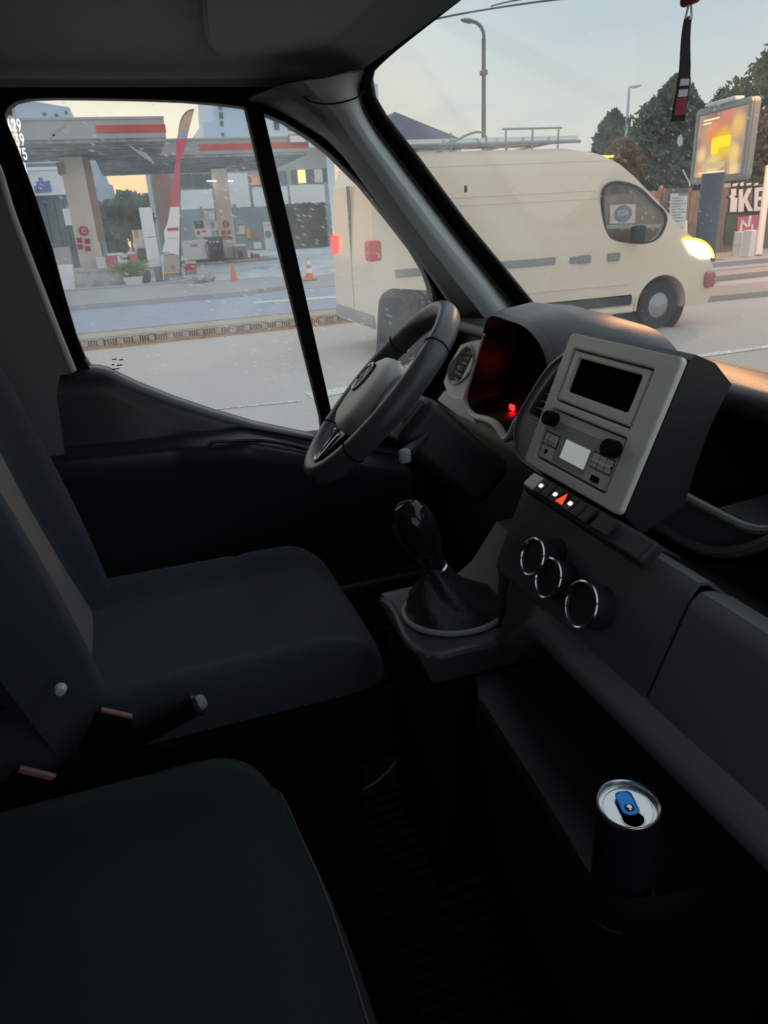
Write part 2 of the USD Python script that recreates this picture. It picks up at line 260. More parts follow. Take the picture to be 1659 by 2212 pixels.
# belt line and crease of the door lining
bx = lin(ats([(60, 800), (150, 799), (195, 797), (215, 798), (235, 803), (262, 817), (300, 835), (380, 866), (460, 893), (560, 922), (672, 945), (760, 960), (860, 968)], 1, .90), 60)
cr = ats([(-300, 1040), (180, 982), (300, 971), (450, 957), (530, 944), (620, 960), (760, 985), (900, 1010)], 1, .845)
Pd = []
for p in bx:
    zc = np.interp(p[0], cr[:, 0], cr[:, 2]); zb = p[2]; q = np.clip((p[0]-.02)/.15, 0, 1)
    Pd.append([(p[0], y, z) for y, z in ((.935, zb+.002), (.912, zb+.004), (.90, zb+.001), (.886, zb-.010), (.876, zb-.024), (.872, zb-.05), (.866, zc+.022), (.858, zc+.008), (.842-.02*q, zc), (.834-.03*q, zc-.012), (.832-.03*q, zc-.05), (.845-.02*q, zc-.2), (.85, 1.05), (.85, .95), (.84, .93), (.84, .66))])
d1 = struct('door_1', (.2, .9, .6))
part(d1, 'door_frame', frame_m, 'rubber'); part(d1, 'window_bar', plate(bar, Y, .03), 'rubber')
Pd = A_(Pd); Pd0 = Pd[0].copy(); Pd0[:, 0] = -.45; Pd = np.concatenate([[Pd0], Pd])
part(d1, 'door_lining', sheet(Pd, .004), 'plastic_door', smooth_=50)
part(d1, 'door_handle', tube(smooth(ats([(449, 962), (455, 957), (490, 953), (530, 951), (600, 956), (672, 973), (760, 1000)], 1, .812), 30), .0045), 'plastic_door')
part(d1, 'door_pocket', rbox((.25, .835, .86), (.75, .06, .2), .02), 'plastic_black')
part(d1, 'weather_seal', tube(np.vstack([OPEN[33:], OPEN[:22]])-Y*.004, .006, 6), 'rubber')
d2 = struct('door_2', (.2, -.9, .6))
part(d2, 'door_frame', plate(mir(outer), -Y, .06, [mir(OPEN)]), 'rubber'); part(d2, 'door_lining', sheet(mir(Pd)[::-1], .004), 'plastic_dark', smooth_=50)
lp = [OPEN_PX[k] for k in range(10)]+[(694, 905), (700, 950)]+[OPEN_PX[k] for k in range(24, len(OPEN_PX))]
rp = [OPEN_PX[k] for k in range(10, 24)]+[(715, 940), (700, 900)]
w1 = struct('window_1', (.1, .93, 1.4)); part(w1, 'glass', plate(ats(lp, 1, .925), Y, .004), 'glass_side')
part(w1, 'etched_mark', cat_([rbox(at(x_, y_, 1, .922), (w_, .0012, .0022), .0005, seg=6) for x_, y_, w_ in ((247, 776, .010), (262, 777, .009), (244, 788, .006), (258, 789, .012), (250, 797, .016))]), 'dark_ink')
w2 = struct('window_2', (.5, .93, 1.4)); part(w2, 'glass', plate(ats(rp, 1, .925), Y, .004), 'glass_side')
w4 = struct('window_4', (.1, -.93, 1.4)); part(w4, 'glass', plate(mir(OPEN)-Y*.03, -Y, .004), 'glass_front')
def smear(w, nm, P, plane=None): part(w, nm, plate([at(x, y, 1, .922) for x, y in P] if plane is None else [onp(x, y, WA-WN*.001, WN) for x, y in P], Y if plane is None else WN, .001), 'smear')
for P in ([(403, 312), (412, 321), (430, 317), (439, 308), (430, 322), (418, 324), (410, 334), (408, 325)], [(277, 312), (300, 325), (316, 330), (333, 350), (333, 355), (300, 333), (280, 316)], [(100, 306), (122, 283), (142, 270), (143, 273), (124, 287), (103, 309)], [(296, 316), (304, 320), (312, 318), (306, 326)], [(108, 287), (120, 292), (118, 295)], [(478, 305), (482, 306), (481, 312), (478, 311)]): smear(w1, 'dirt_mark', P)
# windscreen in its raked plane
WA, WN = A_([.483, .75, 2.05]), A_([.475, 0, .379])/np.hypot(.475, .379)
wl = A_([onp(x, y, WA, WN) for x, y in [(803, 160), (800, 178), (806, 215), (830, 255), (900, 345), (1000, 480), (1100, 600), (1175, 692)]])
low = A_([.905, .74, 1.521]); hd = smooth([wl[0], onp(850, 115, WA, WN), onp(900, 75, WA, WN), onp(990, 5, WA, WN), A_([.470, 0, 2.066])], 14)
half = np.vstack([[low], wl[::-1], hd[1:]]); ring = np.vstack([half, mir(half)[::-1][1:]])
wo = []
for y, z in ((.98, 1.46), (.98, 1.72), (.96, 2.02), (.90, 2.10)): wo.append((.483-(z-2.05)*.379/.475, y, z))
wo = A_(wo); wo = np.vstack([wo, mir(wo)[::-1]])
sc_lo = plate(wo, WN, .008, [ring])
smesh('trim_1', sc_lo, 'rubber')
w3 = struct('window_3', (.7, 0, 1.55)); part(w3, 'glass', plate(np.vstack([half, mir(half)[::-1][1:]])+WN*.002, WN, .005), 'glass_front')
smear(w3, 'dirt_mark', [(1464, 296), (1470, 291), (1474, 300), (1473, 314), (1466, 318), (1462, 308)], 1)
part(w3, 'stone_chip', rbox(onp(1006, 408, WA+WN*.01, WN), (.004, .009, .013), .0018, seg=8), 'dark_ink')
# A pillar lining: five lines from the windscreen edge round to the quarter window
def line_px(P, n=40, ax=None, val=None): return lin([onp(x, y, WA-WN*.004, WN) for x, y in P] if ax is None else ats(P, ax, val), n)
e1 = line_px([(815, 140), (801, 176), (806, 215), (830, 255), (900, 345), (1000, 480), (1100, 600), (1175, 692), (1215, 742)])
e2 = line_px([(790, 150), (777, 188), (784, 225), (812, 275), (880, 365), (980, 497), (1080, 622), (1150, 706), (1190, 760)])-WN*.004
e25 = line_px([(700, 170), (752, 225), (790, 290), (860, 385), (950, 505), (1040, 615), (1095, 690), (1140, 760)], ax=1, val=.745)
e3 = line_px([(655, 175), (722, 245), (760, 305), (830, 402), (915, 520), (1000, 628), (1060, 705), (1105, 775)], ax=1, val=.762)
e35 = line_px([(620, 180), (690, 240), (735, 305), (805, 402), (890, 520), (975, 628), (1040, 715), (1080, 780)], ax=1, val=.80)
e4 = line_px([(590, 190), (668, 240), (725, 300), (792, 395), (872, 505), (955, 620), (1020, 715), (1055, 780)], ax=1, val=.815)
e45 = line_px([(585, 193), (662, 243), (718, 303), (785, 398), (866, 510), (949, 626), (1014, 720), (1048, 785)], ax=1, val=.83)
e5 = line_px([(530, 216), (600, 240), (700, 298), (770, 365), (850, 460), (930, 580), (975, 680), (990, 760)], ax=1, val=.89)
pil = struct('trim_2', (.7, .8, 1.6))
part(pil, 'pillar_lining', sheet(np.stack([e2, .6*e2+.4*e25-Y*.006, .3*e2+.7*e25-Y*.010, e25, .5*(e25+e3)-Y*.002, e3])[:, ::-1], .004), 'plastic_trim', smooth_=60); part(pil, 'pillar_seal', sheet(np.stack([e1, .5*(e1+e2)-WN*.006, e2+WN*.002])[:, ::-1], .004), 'rubber', smooth_=50)
part(pil, 'door_surround', sheet(np.stack([e3+Y*.001, e35, e4, e45, .5*(e45+e5)-Y*.008, e5])[:, ::-1], .004), 'plastic_dark', smooth_=50)
part(pil, 'seam_line', tube(smooth([e35[2]-Y*.004, e3[3]-Y*.004, e25[3]-Y*.004, e2[3]], 12), .0015, 6), 'rubber')
part(pil, 'mirror_cover', plate(ats([(905, 560), (975, 640), (1000, 760), (960, 770), (940, 640)], 1, .893), -Y, .008), 'rubber')
# B pillar lining; the bead on its rounded edge is pale to paint its highlight
bp = ats([(0, 378), (18, 438), (40, 500), (76, 594), (114, 692), (160, 806), (128, 812), (120, 860), (150, 1050), (-300, 1050), (-300, 378)], 1, .85)
tr = struct('trim_3', (-.3, .85, 1.4)); part(tr, 'pillar_lining', plate(bp, Y, .05), 'plastic_pillar'); part(tr, 'edge_bead', tube(smooth(ats([(-30, 320), (0, 378), (18, 438), (40, 500), (76, 594), (114, 692), (158, 802)], 1, .855), 40), .0075, 12), 'trim_highlight')
# ceiling: side curve down to the door heads, front curve down to the windscreen head
yy = A_([.899, .893, .885, .875, .865, .855, .848, .84, .82, .79, .72, .6, .3, 0]); zz = A_([2.062, 2.066, 2.071, 2.073, 2.072, 2.078, 2.088, 2.095, 2.104, 2.114, 2.124, 2.132, 2.138, 2.14])
yy = np.r_[yy, -yy[-2::-1]]; zz = np.r_[zz, zz[-2::-1]]
xx = A_([-1.02, -.5, -.2, 0, .15, .25, .32, .37, .40, .425, .445, .458, .466]); zf = A_([2.14, 2.14, 2.14, 2.14, 2.138, 2.132, 2.122, 2.110, 2.100, 2.090, 2.080, 2.072, 2.064])
def zsm(a, b, k=.012): return -k*np.log(np.exp(-a/k)+np.exp(-b/k))
C = A_([[(x, y, zsm(z, f)) for y, z in zip(yy, zz)] for x, f in zip(xx, zf)])
cl = struct('ceiling', (0, 0, 2.1)); part(cl, 'headliner', sheet(C, .006), 'headliner', smooth_=60)
oh = A_([at(x, y, 2, 2.116) for x, y in [(425, -60), (437, 40), (447, 72), (468, 95), (510, 107), (560, 122)]]+[(.43, .80, 2.116), (.445, .5, 2.116), (.445, -.6, 2.116), (.1, -.6, 2.116)])
part(cl, 'overhead_panel', plate(oh, -Z, .022, rnd=.03, bev=.008), 'headliner')
fl = struct('floor', (0, 0, .72)); part(fl, 'floor_mat', bb((-1.02, -.92, .70), (1.0, .92, .72)), 'rubber_mat')
for k in range(26):
    yv = .36-.024*k; part(fl, 'mat_rib', rbox((.42, yv, .722), (.42, .011, .012), .004, seg=6), 'rubber_mat')
smesh('wall_back', bb((-1.05, -.95, .6), (-1.02, .95, 2.2)), 'plastic_dark')
smesh('wall_left', bb((-1.05, .90, .6), (-.49, .96, 2.18)), 'plastic_pillar'); smesh('wall_right', bb((-1.05, -.96, .6), (-.49, -.90, 2.18)), 'plastic_pillar')
smesh('wall_front', bb((.95, -.95, .6), (.98, .95, 1.53)), 'plastic_black')
# ================================================================ DASHBOARD
da = thing('dashboard', 'black moulded dashboard of the van with binnacle, vents, knobs and storage shelves', 'dashboard', (.65, 0, .75))
ysec = np.linspace(.90, -.90, 25)
def prof(P, y0, y1, n=2): return A_([[(x, y, z) for x, z in P] for y in np.linspace(y0, y1, n)])
part(da, 'dash_top', sheet(prof([(.925, 1.515), (.90, 1.532), (.875, 1.548), (.84, 1.562), (.79, 1.574), (.74, 1.580), (.70, 1.580), (.688, 1.577), (.683, 1.570), (.686, 1.558), (.70, 1.548)], .90, -.90)[::-1], .004), 'dash_warm', smooth_=50)
part(da, 'demister_slot', plate([(.80, -.06, 1.5725), (.80, -.70, 1.5725), (.785, -.70, 1.5755), (.785, -.06, 1.5755)], Z, .003), 'gloss_black')
part(da, 'shelf_back', sheet(prof([(.70, 1.549), (.745, 1.545), (.755, 1.535), (.755, 1.475), (.745, 1.466), (.61, 1.458)], -.10, -.90)[::-1], .004), 'plastic_black', smooth_=40)
for z in (1.53, 1.514, 1.499, 1.484): part(da, 'shelf_rib', rbox((.752, -.45, z), (.012, .66, .004), .0018, seg=6), 'plastic_dash')
L1 = smooth([(.60, .02, 1.464), (.60, -.075, 1.462), (.60, -.13, 1.460), (.60, -.172, 1.464), (.602, -.2, 1.478), (.61, -.245, 1.53)], 30)
L2 = smooth([(.598, .02, 1.404), (.598, -.038, 1.406), (.596, -.09, 1.408), (.596, -.132, 1.420), (.598, -.185, 1.456), (.60, -.225, 1.495), (.61, -.265, 1.54)], 30)
part(da, 'shelf_lip', tube(L1, .0055, 8), 'plastic_pillar'); part(da, 'shelf_front', sheet(np.stack([L1+X*.004, .7*L1+.3*L2+X*.010, .3*L1+.7*L2+X*.010, L2+X*.004])[::-1], .004), 'plastic_dash', smooth_=50)
part(da, 'shelf_lip', tube(L2, .007, 8), 'plastic_dash')
part(da, 'shelf_side', bb((.615, -.90, 1.40), (.65, -.255, 1.53)), 'plastic_black')
gx = [(.70, 1.36), (.60, 1.385), (.56, 1.402), (.50, 1.436), (.475, 1.448), (.463, 1.450), (.456, 1.444), (.452, 1.435), (.416, 1.340), (.42, 1.332)]
part(da, 'glovebox_lid', sheet(prof(gx[3:], -.243, -.90)[::-1], .004), 'plastic_dash', smooth_=45); part(da, 'shaded_glovebox_top', sheet(prof(gx[:4], -.10, -.90)[::-1], .004), 'rubber', smooth_=45)  # top split off in black to paint the shade under the shelf lip
cx = [(.58, 1.39), (.50, 1.435), (.475, 1.456), (.465, 1.457), (.459, 1.450), (.455, 1.440), (.416, 1.340), (.42, 1.332)]
stack = sheet(prof(cx, .088, -.238, 3)[::-1], .004)
part(da, 'centre_panel', stack, 'plastic_dash', smooth_=45)
part(da, 'stack_side', plate([(x, .088, z) for x, z in cx[2:]]+[(.42, .088, 1.2), (.66, .088, 1.1), (.66, .088, 1.42)], Y, .006), 'plastic_dash')
lx = [(.44, 1.350), (.430, 1.345), (.421, 1.341), (.408, 1.335), (.398, 1.330), (.392, 1.324), (.391, 1.317), (.396, 1.310), (.42, 1.305), (.60, 1.285), (.64, 1.25), (.66, 1.10), (.65, 1.07)]
Lg = []
for yv in np.r_[np.linspace(.062, -.12, 16), -.5, -.90]:
    q = np.clip((yv+.07)/.13, 0, 1); q = q*q*(3-2*q); Lg.append([(x+(.012*q if k > 2 else 0), yv, z-(.082*q*min(1, max(0, k-1)/3) if k < 9 else .05*q)) for k, (x, z) in enumerate(lx)])
part(da, 'lower_ledge', sheet(A_(Lg)[::-1], .004), 'plastic_dash', smooth_=50)
part(da, 'knee_panel', sheet(prof([(.72, 1.55), (.715, 1.43), (.66, 1.395), (.645, 1.36), (.65, 1.30), (.66, 1.1), (.70, .76)], .90, .094)[::-1], .004), 'plastic_black', smooth_=40)
part(da, 'knee_panel', sheet(prof([(.66, 1.08), (.67, .9), (.72, .74)], .10, -.90)[::-1], .004), 'plastic_black', smooth_=40)
# instrument binnacle
HX = .60
op = ats([(1052, 690), (1090, 690), (1130, 705), (1160, 735), (1178, 772), (1182, 805), (1160, 850), (1128, 890), (1105, 930), (1092, 945), (1078, 925), (1055, 906), (1035, 900), (1018, 890), (1005, 868), (1010, 838), (1025, 790), (1040, 738)], 0, HX)
op = smooth(op, 60, True); oc = op.mean(0)
def ringat(x, s, dz=0, zmin=1.38):
    q = oc+(op-oc)*A_([1, s, s]); q[:, 0] = x; q[:, 2] = np.maximum(q[:, 2]+dz, zmin); return q
out_ = ringat(HX+.004, 1.02); top = op[:, 2] > oc[2]-.03
h1 = ringat(HX+.012, 1.055); h2 = ringat(HX+.03, 1.10); h3 = ringat(HX+.08, 1.16); h4 = ringat(HX+.16, 1.16, -.012); h5 = ringat(HX+.25, 1.15, -.04)
hood = loft([ringat(HX, 1.0), out_, h1], cap=False); part(da, 'binnacle_rim', hood, 'plastic_dash', smooth_=60)
part(da, 'binnacle_hood', loft([h1, h2+X*.0, h3, h4, h5], cap=False), 'dash_warm', smooth_=60)
part(da, 'binnacle_well', loft([ringat(HX+.001, .995), ringat(HX+.05, .95), ringat(HX+.075, .93)], cap=False), 'plastic_black', smooth_=50)
part(da, 'cluster_lens', plate(ringat(HX+.074, .94), X, .004), 'lens_dark')
wl1 = at(1106, 880, 0, HX+.062); part(da, 'warning_light', rbox(wl1, (.006, .018, .012), .002, seg=8), 'led_cluster')
rim_px = [(1046, 722), (1040, 740), (1025, 790), (1010, 838), (1005, 866), (1016, 890), (1035, 902), (1057, 908), (1079, 927), (1093, 947), (1107, 930), (1120, 905)]
part(da, 'binnacle_trim', tube(smooth(ats(rim_px, 0, HX-.006), 50), np.interp(np.linspace(0, 1, 50), [0, .3, .5, .8, 1], [.002, .003, .006, .008, .006]), 10), 'plastic_grey')
# driver's corner vent
VX = .612
part(da, 'vent_pod', plate(ats([(995, 745), (1018, 737), (1044, 733), (1030, 790), (1012, 840), (1004, 864), (985, 862), (966, 846), (958, 826), (974, 782)], 0, VX), X, .05, [ats([(1003, 752), (1020, 752), (1023, 764), (993, 825), (986, 829), (970, 818), (969, 810), (986, 772)], 0, VX)], bev=.0), 'plastic_grey')
part(da, 'vent_bezel', tube(smooth(ats([(1003, 752), (1020, 752), (1023, 764), (993, 825), (986, 829), (970, 818), (969, 810), (986, 772)], 0, VX-.001), 40, True), .003, 8, True), 'plastic_trim')
part(da, 'vent_back', plate(ats([(998, 748), (1028, 748), (990, 834), (962, 820)], 0, VX+.035), X, .004), 'rubber')
for k in range(6):
    f = k/5; a, b = A_([1002, 757])*(1-f)+A_([975, 811])*f, A_([1021, 763])*(1-f)+A_([991, 823])*f
    part(da, 'vent_slat', tube([at(*a, 0, VX+.008), at(*b, 0, VX+.008)], .0025, 6), 'plastic_trim')
part(da, 'vent_tab', rbox(at(994, 795, 0, VX), (.01, .008, .01), .002, seg=8), 'plastic_trim')
part(da, 'corner_pad', plate(ats([(959, 845), (983, 862), (1003, 862), (1010, 880), (1028, 914), (985, 893), (945, 864)], 0, .60), X, .06, bev=.0), 'plastic_grey')
# centre vent beside the radio
CX = .555
co = smooth(ats([(1240, 752), (1212, 765), (1186, 788), (1155, 832), (1130, 873), (1114, 908), (1109, 945), (1114, 982), (1138, 1008), (1210, 1045), (1290, 900)], 0, CX), 70, True)
ci_px = [(1235, 780), (1205, 800), (1180, 832), (1152, 876), (1146, 893), (1156, 903), (1192, 922), (1240, 930)]
ci = smooth(ats(ci_px, 0, CX), 40, True); cc = ci.mean(0)
part(da, 'vent_pod', loft([co+X*.08, co+X*.005, co, oc*0+co.mean(0)+(co-co.mean(0))*.955-X*.002, co.mean(0)+(co-co.mean(0))*.92+X*.004], cap=False), 'plastic_trim', smooth_=60)
part(da, 'vent_face', plate(co.mean(0)+(co-co.mean(0))*.93+X*.003, X, .02, [ci]), 'plastic_grey')
part(da, 'vent_bezel', tube(ci, .0035, 8, True), 'plastic_trim')
part(da, 'vent_back', plate(cc+(ci-cc)*1.1+X*.03, X, .004), 'rubber')
for z in np.linspace(ci[:, 2].min()+.02, ci[:, 2].max()-.02, 6):
    yl = ci[np.abs(ci[:, 2]-z) < .012][:, 1].max()-.004; part(da, 'vent_slat', rbox((CX+.012, (yl+.09)/2, z), (.02, yl-.09, .0025), .001, seg=6), 'plastic_grey')
# switch strip under the radio
SN = A_([-.62, 0, .78]); SU = A_([.78, 0, .62]); SR = np.stack([-SN, Y, SU])
part(da, 'switch_bank', rbox((.458, -.052, 1.462), (.018, .246, .03), .005, SR), 'plastic_dark')
part(da, 'blank_switch', rbox((.4485, .052, 1.4715), (.006, .026, .022), .0028, SR), 'plastic_grey')
for k in range(8):
    yk = .030-.0170*k if k < 7 else -.104; wd = .0158 if k < 7 else .030
    o = A_([.4485, yk, 1.4715]); sw = part(da, 'switch', rbox(o, (.006, wd, .021), .0015, SR, 8), 'gloss_black' if k == 3 else 'plastic_black')
    if k in (0, 2, 4): part(sw, 'icon', flat(rrect(.0075, .0055, .002), o+SN*.003, -Y, SU, SN, .0008), 'led_white')
    if k == 3: part(sw, 'icon', flat(shapely.Polygon([(-.0068, -.0065), (.0068, -.0065), (0, .0075)]).buffer(.0006), o+SN*.003, -Y, SU, SN, .0008), 'led_red', 'red lit hazard triangle')
# climate knobs
PN = A_([-.928, 0, .372])
for px, rr, dd in ((( 1149, 1203), .0245, .040), ((1183, 1249), .0255, .044), ((1254, 1306), .0275, .042)):
    tip = at(*px, 0, .403); b0 = tip-PN*dd
    part(da, 'climate_knob_base', lathe([(rr*1.25, -.012), (rr*1.25, .006), (rr*1.15, .010), (0, .010)], b0, PN), 'plastic_black')
    kb = part(da, 'climate_knob', lathe([(rr*.9, 0), (rr*.92, dd*.6), (rr*.95, dd-.004), (rr*.86, dd+.001), (rr*.80, dd-.002), (0, dd-.003)], b0, PN, 40), 'plastic_black')
    t = np.linspace(0, 2*np.pi, 48, endpoint=False); u_, v_, _ = basis(PN)
    part(kb, 'knob_ring', tube(tip+rr*.93*(np.cos(t)[:, None]*u_+np.sin(t)[:, None]*v_), .0024, 8, True), 'chrome')
# gear console, storage tray
kp = [(.292, 1.236), (.42, 1.238), (.455, 1.262), (.50, 1.325), (.60, 1.325), (.60, .80), (.44, .80), (.36, 1.05), (.30, 1.19), (.287, 1.225)]
con = man(m3.Manifold.extrude(m3.CrossSection([A_(kp)[::-1]]), .20)); con.vertices = con.vertices[:, [0, 2, 1]]+A_([0, .058, 0]); con.fix_normals()
part(da, 'gear_console', con, 'plastic_console', smooth_=30)
part(da, 'console_shade', cat_([bb((.300, .054, .80), (.60, .060, 1.19)), bb((.30, .058, .80), (.304, .258, 1.17))]), 'rubber')  # added black sheets that darken the console sides in place of shade
part(da, 'console_edge', tube(smooth([(.50, .060, 1.322), (.455, .060, 1.260), (.42, .060, 1.236), (.34, .060, 1.232), (.302, .066, 1.231), (.291, .085, 1.231), (.289, .15, 1.231), (.289, .24, 1.231)], 40), .007, 8), 'plastic_dash')
part(da, 'coin_slot', rbox((.475, .085, 1.287), (.045, .010, .006), .002, np.stack([A_([.67, 0, .74]), Y, A_([-.74, 0, .67])])), 'plastic_black')
TZ = 1.25; tl = smooth(np.vstack([ats([(1040, 1515), (1075, 1570), (1125, 1648), (1180, 1735), (1232, 1822), (1275, 1892), (1310, 1926), (1350, 1942), (1400, 1943)], 2, TZ), [[.42, -.372, TZ], [.56, -.372, TZ]]]), 60)
trn = np.gradient(tl, axis=0); trn /= np.linalg.norm(trn, axis=1, keepdims=True); nn = np.cross(trn, Z)
inn_ = A_([(-n_ if n_@A_([1, .6, 0]) < 0 else n_) for n_ in nn])
part(da, 'storage_tray', sheet(np.stack([tl+inn_*.02-Z*.062, tl+inn_*.010-Z*.058, tl+inn_*.006-Z*.01, tl+Z*.003, tl-inn_*.008-Z*.002, tl-inn_*.012-Z*.02, tl+inn_*.05-Z*.45])[:, ::-1], .003), 'rubber', smooth_=50)
part(da, 'tray_base', plate(np.vstack([tl+inn_*.004-Z*.064, [[.60, .05, TZ-.064]], [[tl[0][0]+.05, .05, TZ-.064]]]), Z, .006), 'plastic_dark')
ch = dep(1357, 1735, .60); part(da, 'cup_ring', tube(A_([ch[0], ch[1], 0])+np.c_[np.cos(np.arange(32)*np.pi/16)*.032, np.sin(np.arange(32)*np.pi/16)*.032, np.full(32, TZ-.030)], .0035, 8, True), 'plastic_dark')
# steering column parts fixed to the dash
WC, wn, we1, we2 = A_([.366, .448, 1.522]), A_([-.697, .182, .693]), A_([.129, .983, -.128]), A_([-.705, 0, -.709])
cR = np.stack([wn, we1, -we2])
part(da, 'column_cowl', rbox(WC-wn*.165, (.20, .125, .10), .02, cR), 'plastic_black')
part(da, 'column_cowl', rbox(WC-wn*.09-we2*.01, (.05, .09, .08), .015, cR), 'plastic_black')
s0, s1 = WC-wn*.10-we1*.05, at(874, 985, 1, .30)
sp_ = smooth([s0, .6*s0+.4*s1-Z*.004, .25*s0+.75*s1, s1], 14); st = part(da, 'wiper_stalk', tube(sp_, np.linspace(.006, .011, 14), 10), 'plastic_black')
part(st, 'stalk_tip', rbox(s1, (.020, .016, .024), .006), 'plastic_trim')
s2 = at(800, 905, 1, .66); part(da, 'light_stalk', tube(smooth([WC-wn*.10+we1*.05, .5*(WC-wn*.1+s2), s2], 12), .008, 10), 'plastic_black')
ky = at(955, 945, 0, .52); ig = part(da, 'ignition_lock', lathe([(.016, 0), (.016, .012), (.011, .016), (0, .016)], ky+X*.02, A_([-1, -.3, .2])), 'plastic_black')
part(ig, 'ignition_key', rbox(ky-X*.005+A_([0, -.006, 0]), (.022, .006, .016), .002), 'plastic_black')
# ================================================================ STEERING WHEEL
sw = thing('steering_wheel', 'black steering wheel with grey airbag pad and silver trimmed lower spokes', 'steering wheel', WC)
NR = 96; t = np.arange(NR)*2*np.pi/NR; Rr = .178; rings = []
for k in range(NR):
    rd = np.cos(t[k])*we1+np.sin(t[k])*we2; a = np.arange(20)*2*np.pi/20
    th = 1+.10*max(0, math.cos(t[k]-math.pi))**4+.10*max(0, math.cos(t[k]))**4
    rings.append(WC+rd*Rr+(np.cos(a)[:, None]*.0165*th*rd+np.sin(a)[:, None]*.0205*wn))
part(sw, 'rim', loft(rings+[rings[0]], cap=False), 'leather_wheel', smooth_=60)
for ang in (215, 325, 35, 145):
    q = np.radians(ang); rd = np.cos(q)*we1+np.sin(q)*we2; a = np.arange(24)*2*np.pi/24
    part(sw, 'rim_seam', tube(WC+rd*Rr+(np.cos(a)[:, None]*.0172*1.03*rd+np.sin(a)[:, None]*.0208*1.02*wn), .0010, 6, True), 'rubber')
def wp(a, b, h): return WC+we1*a+we2*b+wn*h
hub = shapely.Polygon([(math.copysign(abs(math.cos(q))**.75, math.cos(q))*.082, math.copysign(abs(math.sin(q))**.8, math.sin(q))*.078+.004) for q in np.linspace(0, 2*np.pi, 48, endpoint=False)])
hp = A_(hub.exterior.coords)[:-1]
def hring(s, h, dome=0): return A_([wp(a*s, .016+(b-.004)*s, h) for a, b in hp])
part(sw, 'airbag_pad', loft([hring(.80, -.045), hring(.94, -.02), hring(1.0, .004), hring(.985, .016), hring(.93, .024), hring(.8, .030), hring(.55, .034), hring(.25, .0355), hring(.02, .036)]), 'hub_plastic', smooth_=60)
def spoke(a0, a1, w0, w1, h0=.0, h1=.004, th=.016):
    R_ = []
    for f in np.linspace(0, 1, 8):
        r = .06+f*(Rr-.055); q = np.radians(a0*(1-f)+a1*f); rd = np.cos(q)*we1+np.sin(q)*we2; td = -np.sin(q)*we1+np.cos(q)*we2
        w = w0*(1-f)+w1*f; w += .012*(max(0, f-.7)/.3)**2; h = h0*(1-f)+h1*f
        R_.append([WC+rd*r+td*w*math.cos(b)*.5+wn*(h+th*.5*math.sin(b)) for b in np.arange(16)*2*np.pi/16])
    return loft(R_)
part(sw, 'spoke', spoke(0, -2, .085, .058), 'leather_wheel', smooth_=50); part(sw, 'spoke', spoke(180, 182, .085, .058), 'leather_wheel', smooth_=50)
spk = part(sw, 'lower_spoke', spoke(90, 90, .075, .045), 'gloss_black', smooth_=50)
lp_ = [(.098, -.034), (.150, -.016), (.160, -.008), (.162, 0), (.160, .008), (.150, .016), (.098, .034)]
part(spk, 'spoke_trim', tube(smooth(A_([WC+we2*a+we1*b+wn*.012 for a, b in lp_]), 40), .0034, 8), 'satin_silver', 'silver outline of the lower spoke')
em = part(sw, 'emblem', lathe([(.031, -.002), (.031, .003), (.027, .004), (.0265, .001), (0, .001)], wp(.006, -.004, .0345), wn+.0*we1, 40), 'gloss_black')
tq_ = np.arange(40)*2*np.pi/40; part(em, 'emblem_ring', tube(A_([wp(.006+.0285*math.cos(q), -.004+.0285*math.sin(q), .038) for q in tq_]), .0022, 8, True), 'chrome')
el = shapely.Polygon([(0, -.026), (.0155, 0), (0, .026), (-.0155, 0)]); ei = shapely.Polygon([(0, -.012), (.0065, 0), (0, .012), (-.0065, 0)])
part(em, 'emblem_badge', flat(el.difference(ei), wp(.006, -.004, .0355), we1, -we2, wn, .0035, .0008), 'chrome', 'chrome lozenge badge')
part(sw, 'airbag_mark', text('AIRBAG', wp(-.012, .066, .0285), -we1, -we2, .0042, .0006), 'dark_ink')
# ================================================================ RADIO CONSOLE
ra = thing('radio_console', 'grey framed radio console with dark screen, two black knobs and silver display', 'radio', (.55, 0, 1.4))
ti = .375; RU = A_([np.sin(ti), 0, np.cos(ti)]); RN = A_([-np.cos(ti), 0, np.sin(ti)]); RR = -Y; RC = A_([.498, 0, 1.565]); RW, RH = .214, .181
def inpanel(x, y, h=0):
    p = onp(x, y, RC+RN*h, RN); return (p-RC)@RR, (p-RC)@RU
def quad_px(P, h=0): return shapely.Polygon([inpanel(x, y, h) for x, y in P])
side = shapely.Polygon([(-.12, 1.48), (.464, 1.481)])if 0 else None
bd = [(.475, 1.4775), (.541, 1.6455), (.548, 1.650), (.575, 1.638), (.601, 1.612), (.596, 1.603), (.580, 1.57), (.565, 1.52), (.556, 1.475), (.50, 1.45)]
body = man(m3.Manifold.extrude(m3.CrossSection([A_(bd)[::-1]]), RW-.006)); body.vertices = body.vertices[:, [0, 2, 1]]+A_([0, -(RW-.006)/2, 0]); body.fix_normals()
part(ra, 'console_body', body, 'plastic_black', smooth_=30)
def rect_px(P, r, h=0):
    c = A_([inpanel(x, y, h) for x, y in P]); lo = A_([min((c[0][0]+c[3][0])/2, 9), (c[2][1]+c[3][1])/2]); hi = A_([(c[1][0]+c[2][0])/2, (c[0][1]+c[1][1])/2])
    return lo, hi, rrect(*(hi-lo), r, (lo+hi)/2)
slo, shi, scr = rect_px([(1240, 757), (1418, 792), (1365, 925), (1200, 868)], .004)
rlo, rhi, rad = rect_px([(1197, 882), (1358, 946), (1308, 1070), (1158, 985)], .005)
panel_p = rrect(RW, RH, .007).difference(scr).difference(rad)
part(ra, 'console_frame', flat(panel_p, RC-RN*.006, RR, RU, RN, .008, .002), 'plastic_grey')
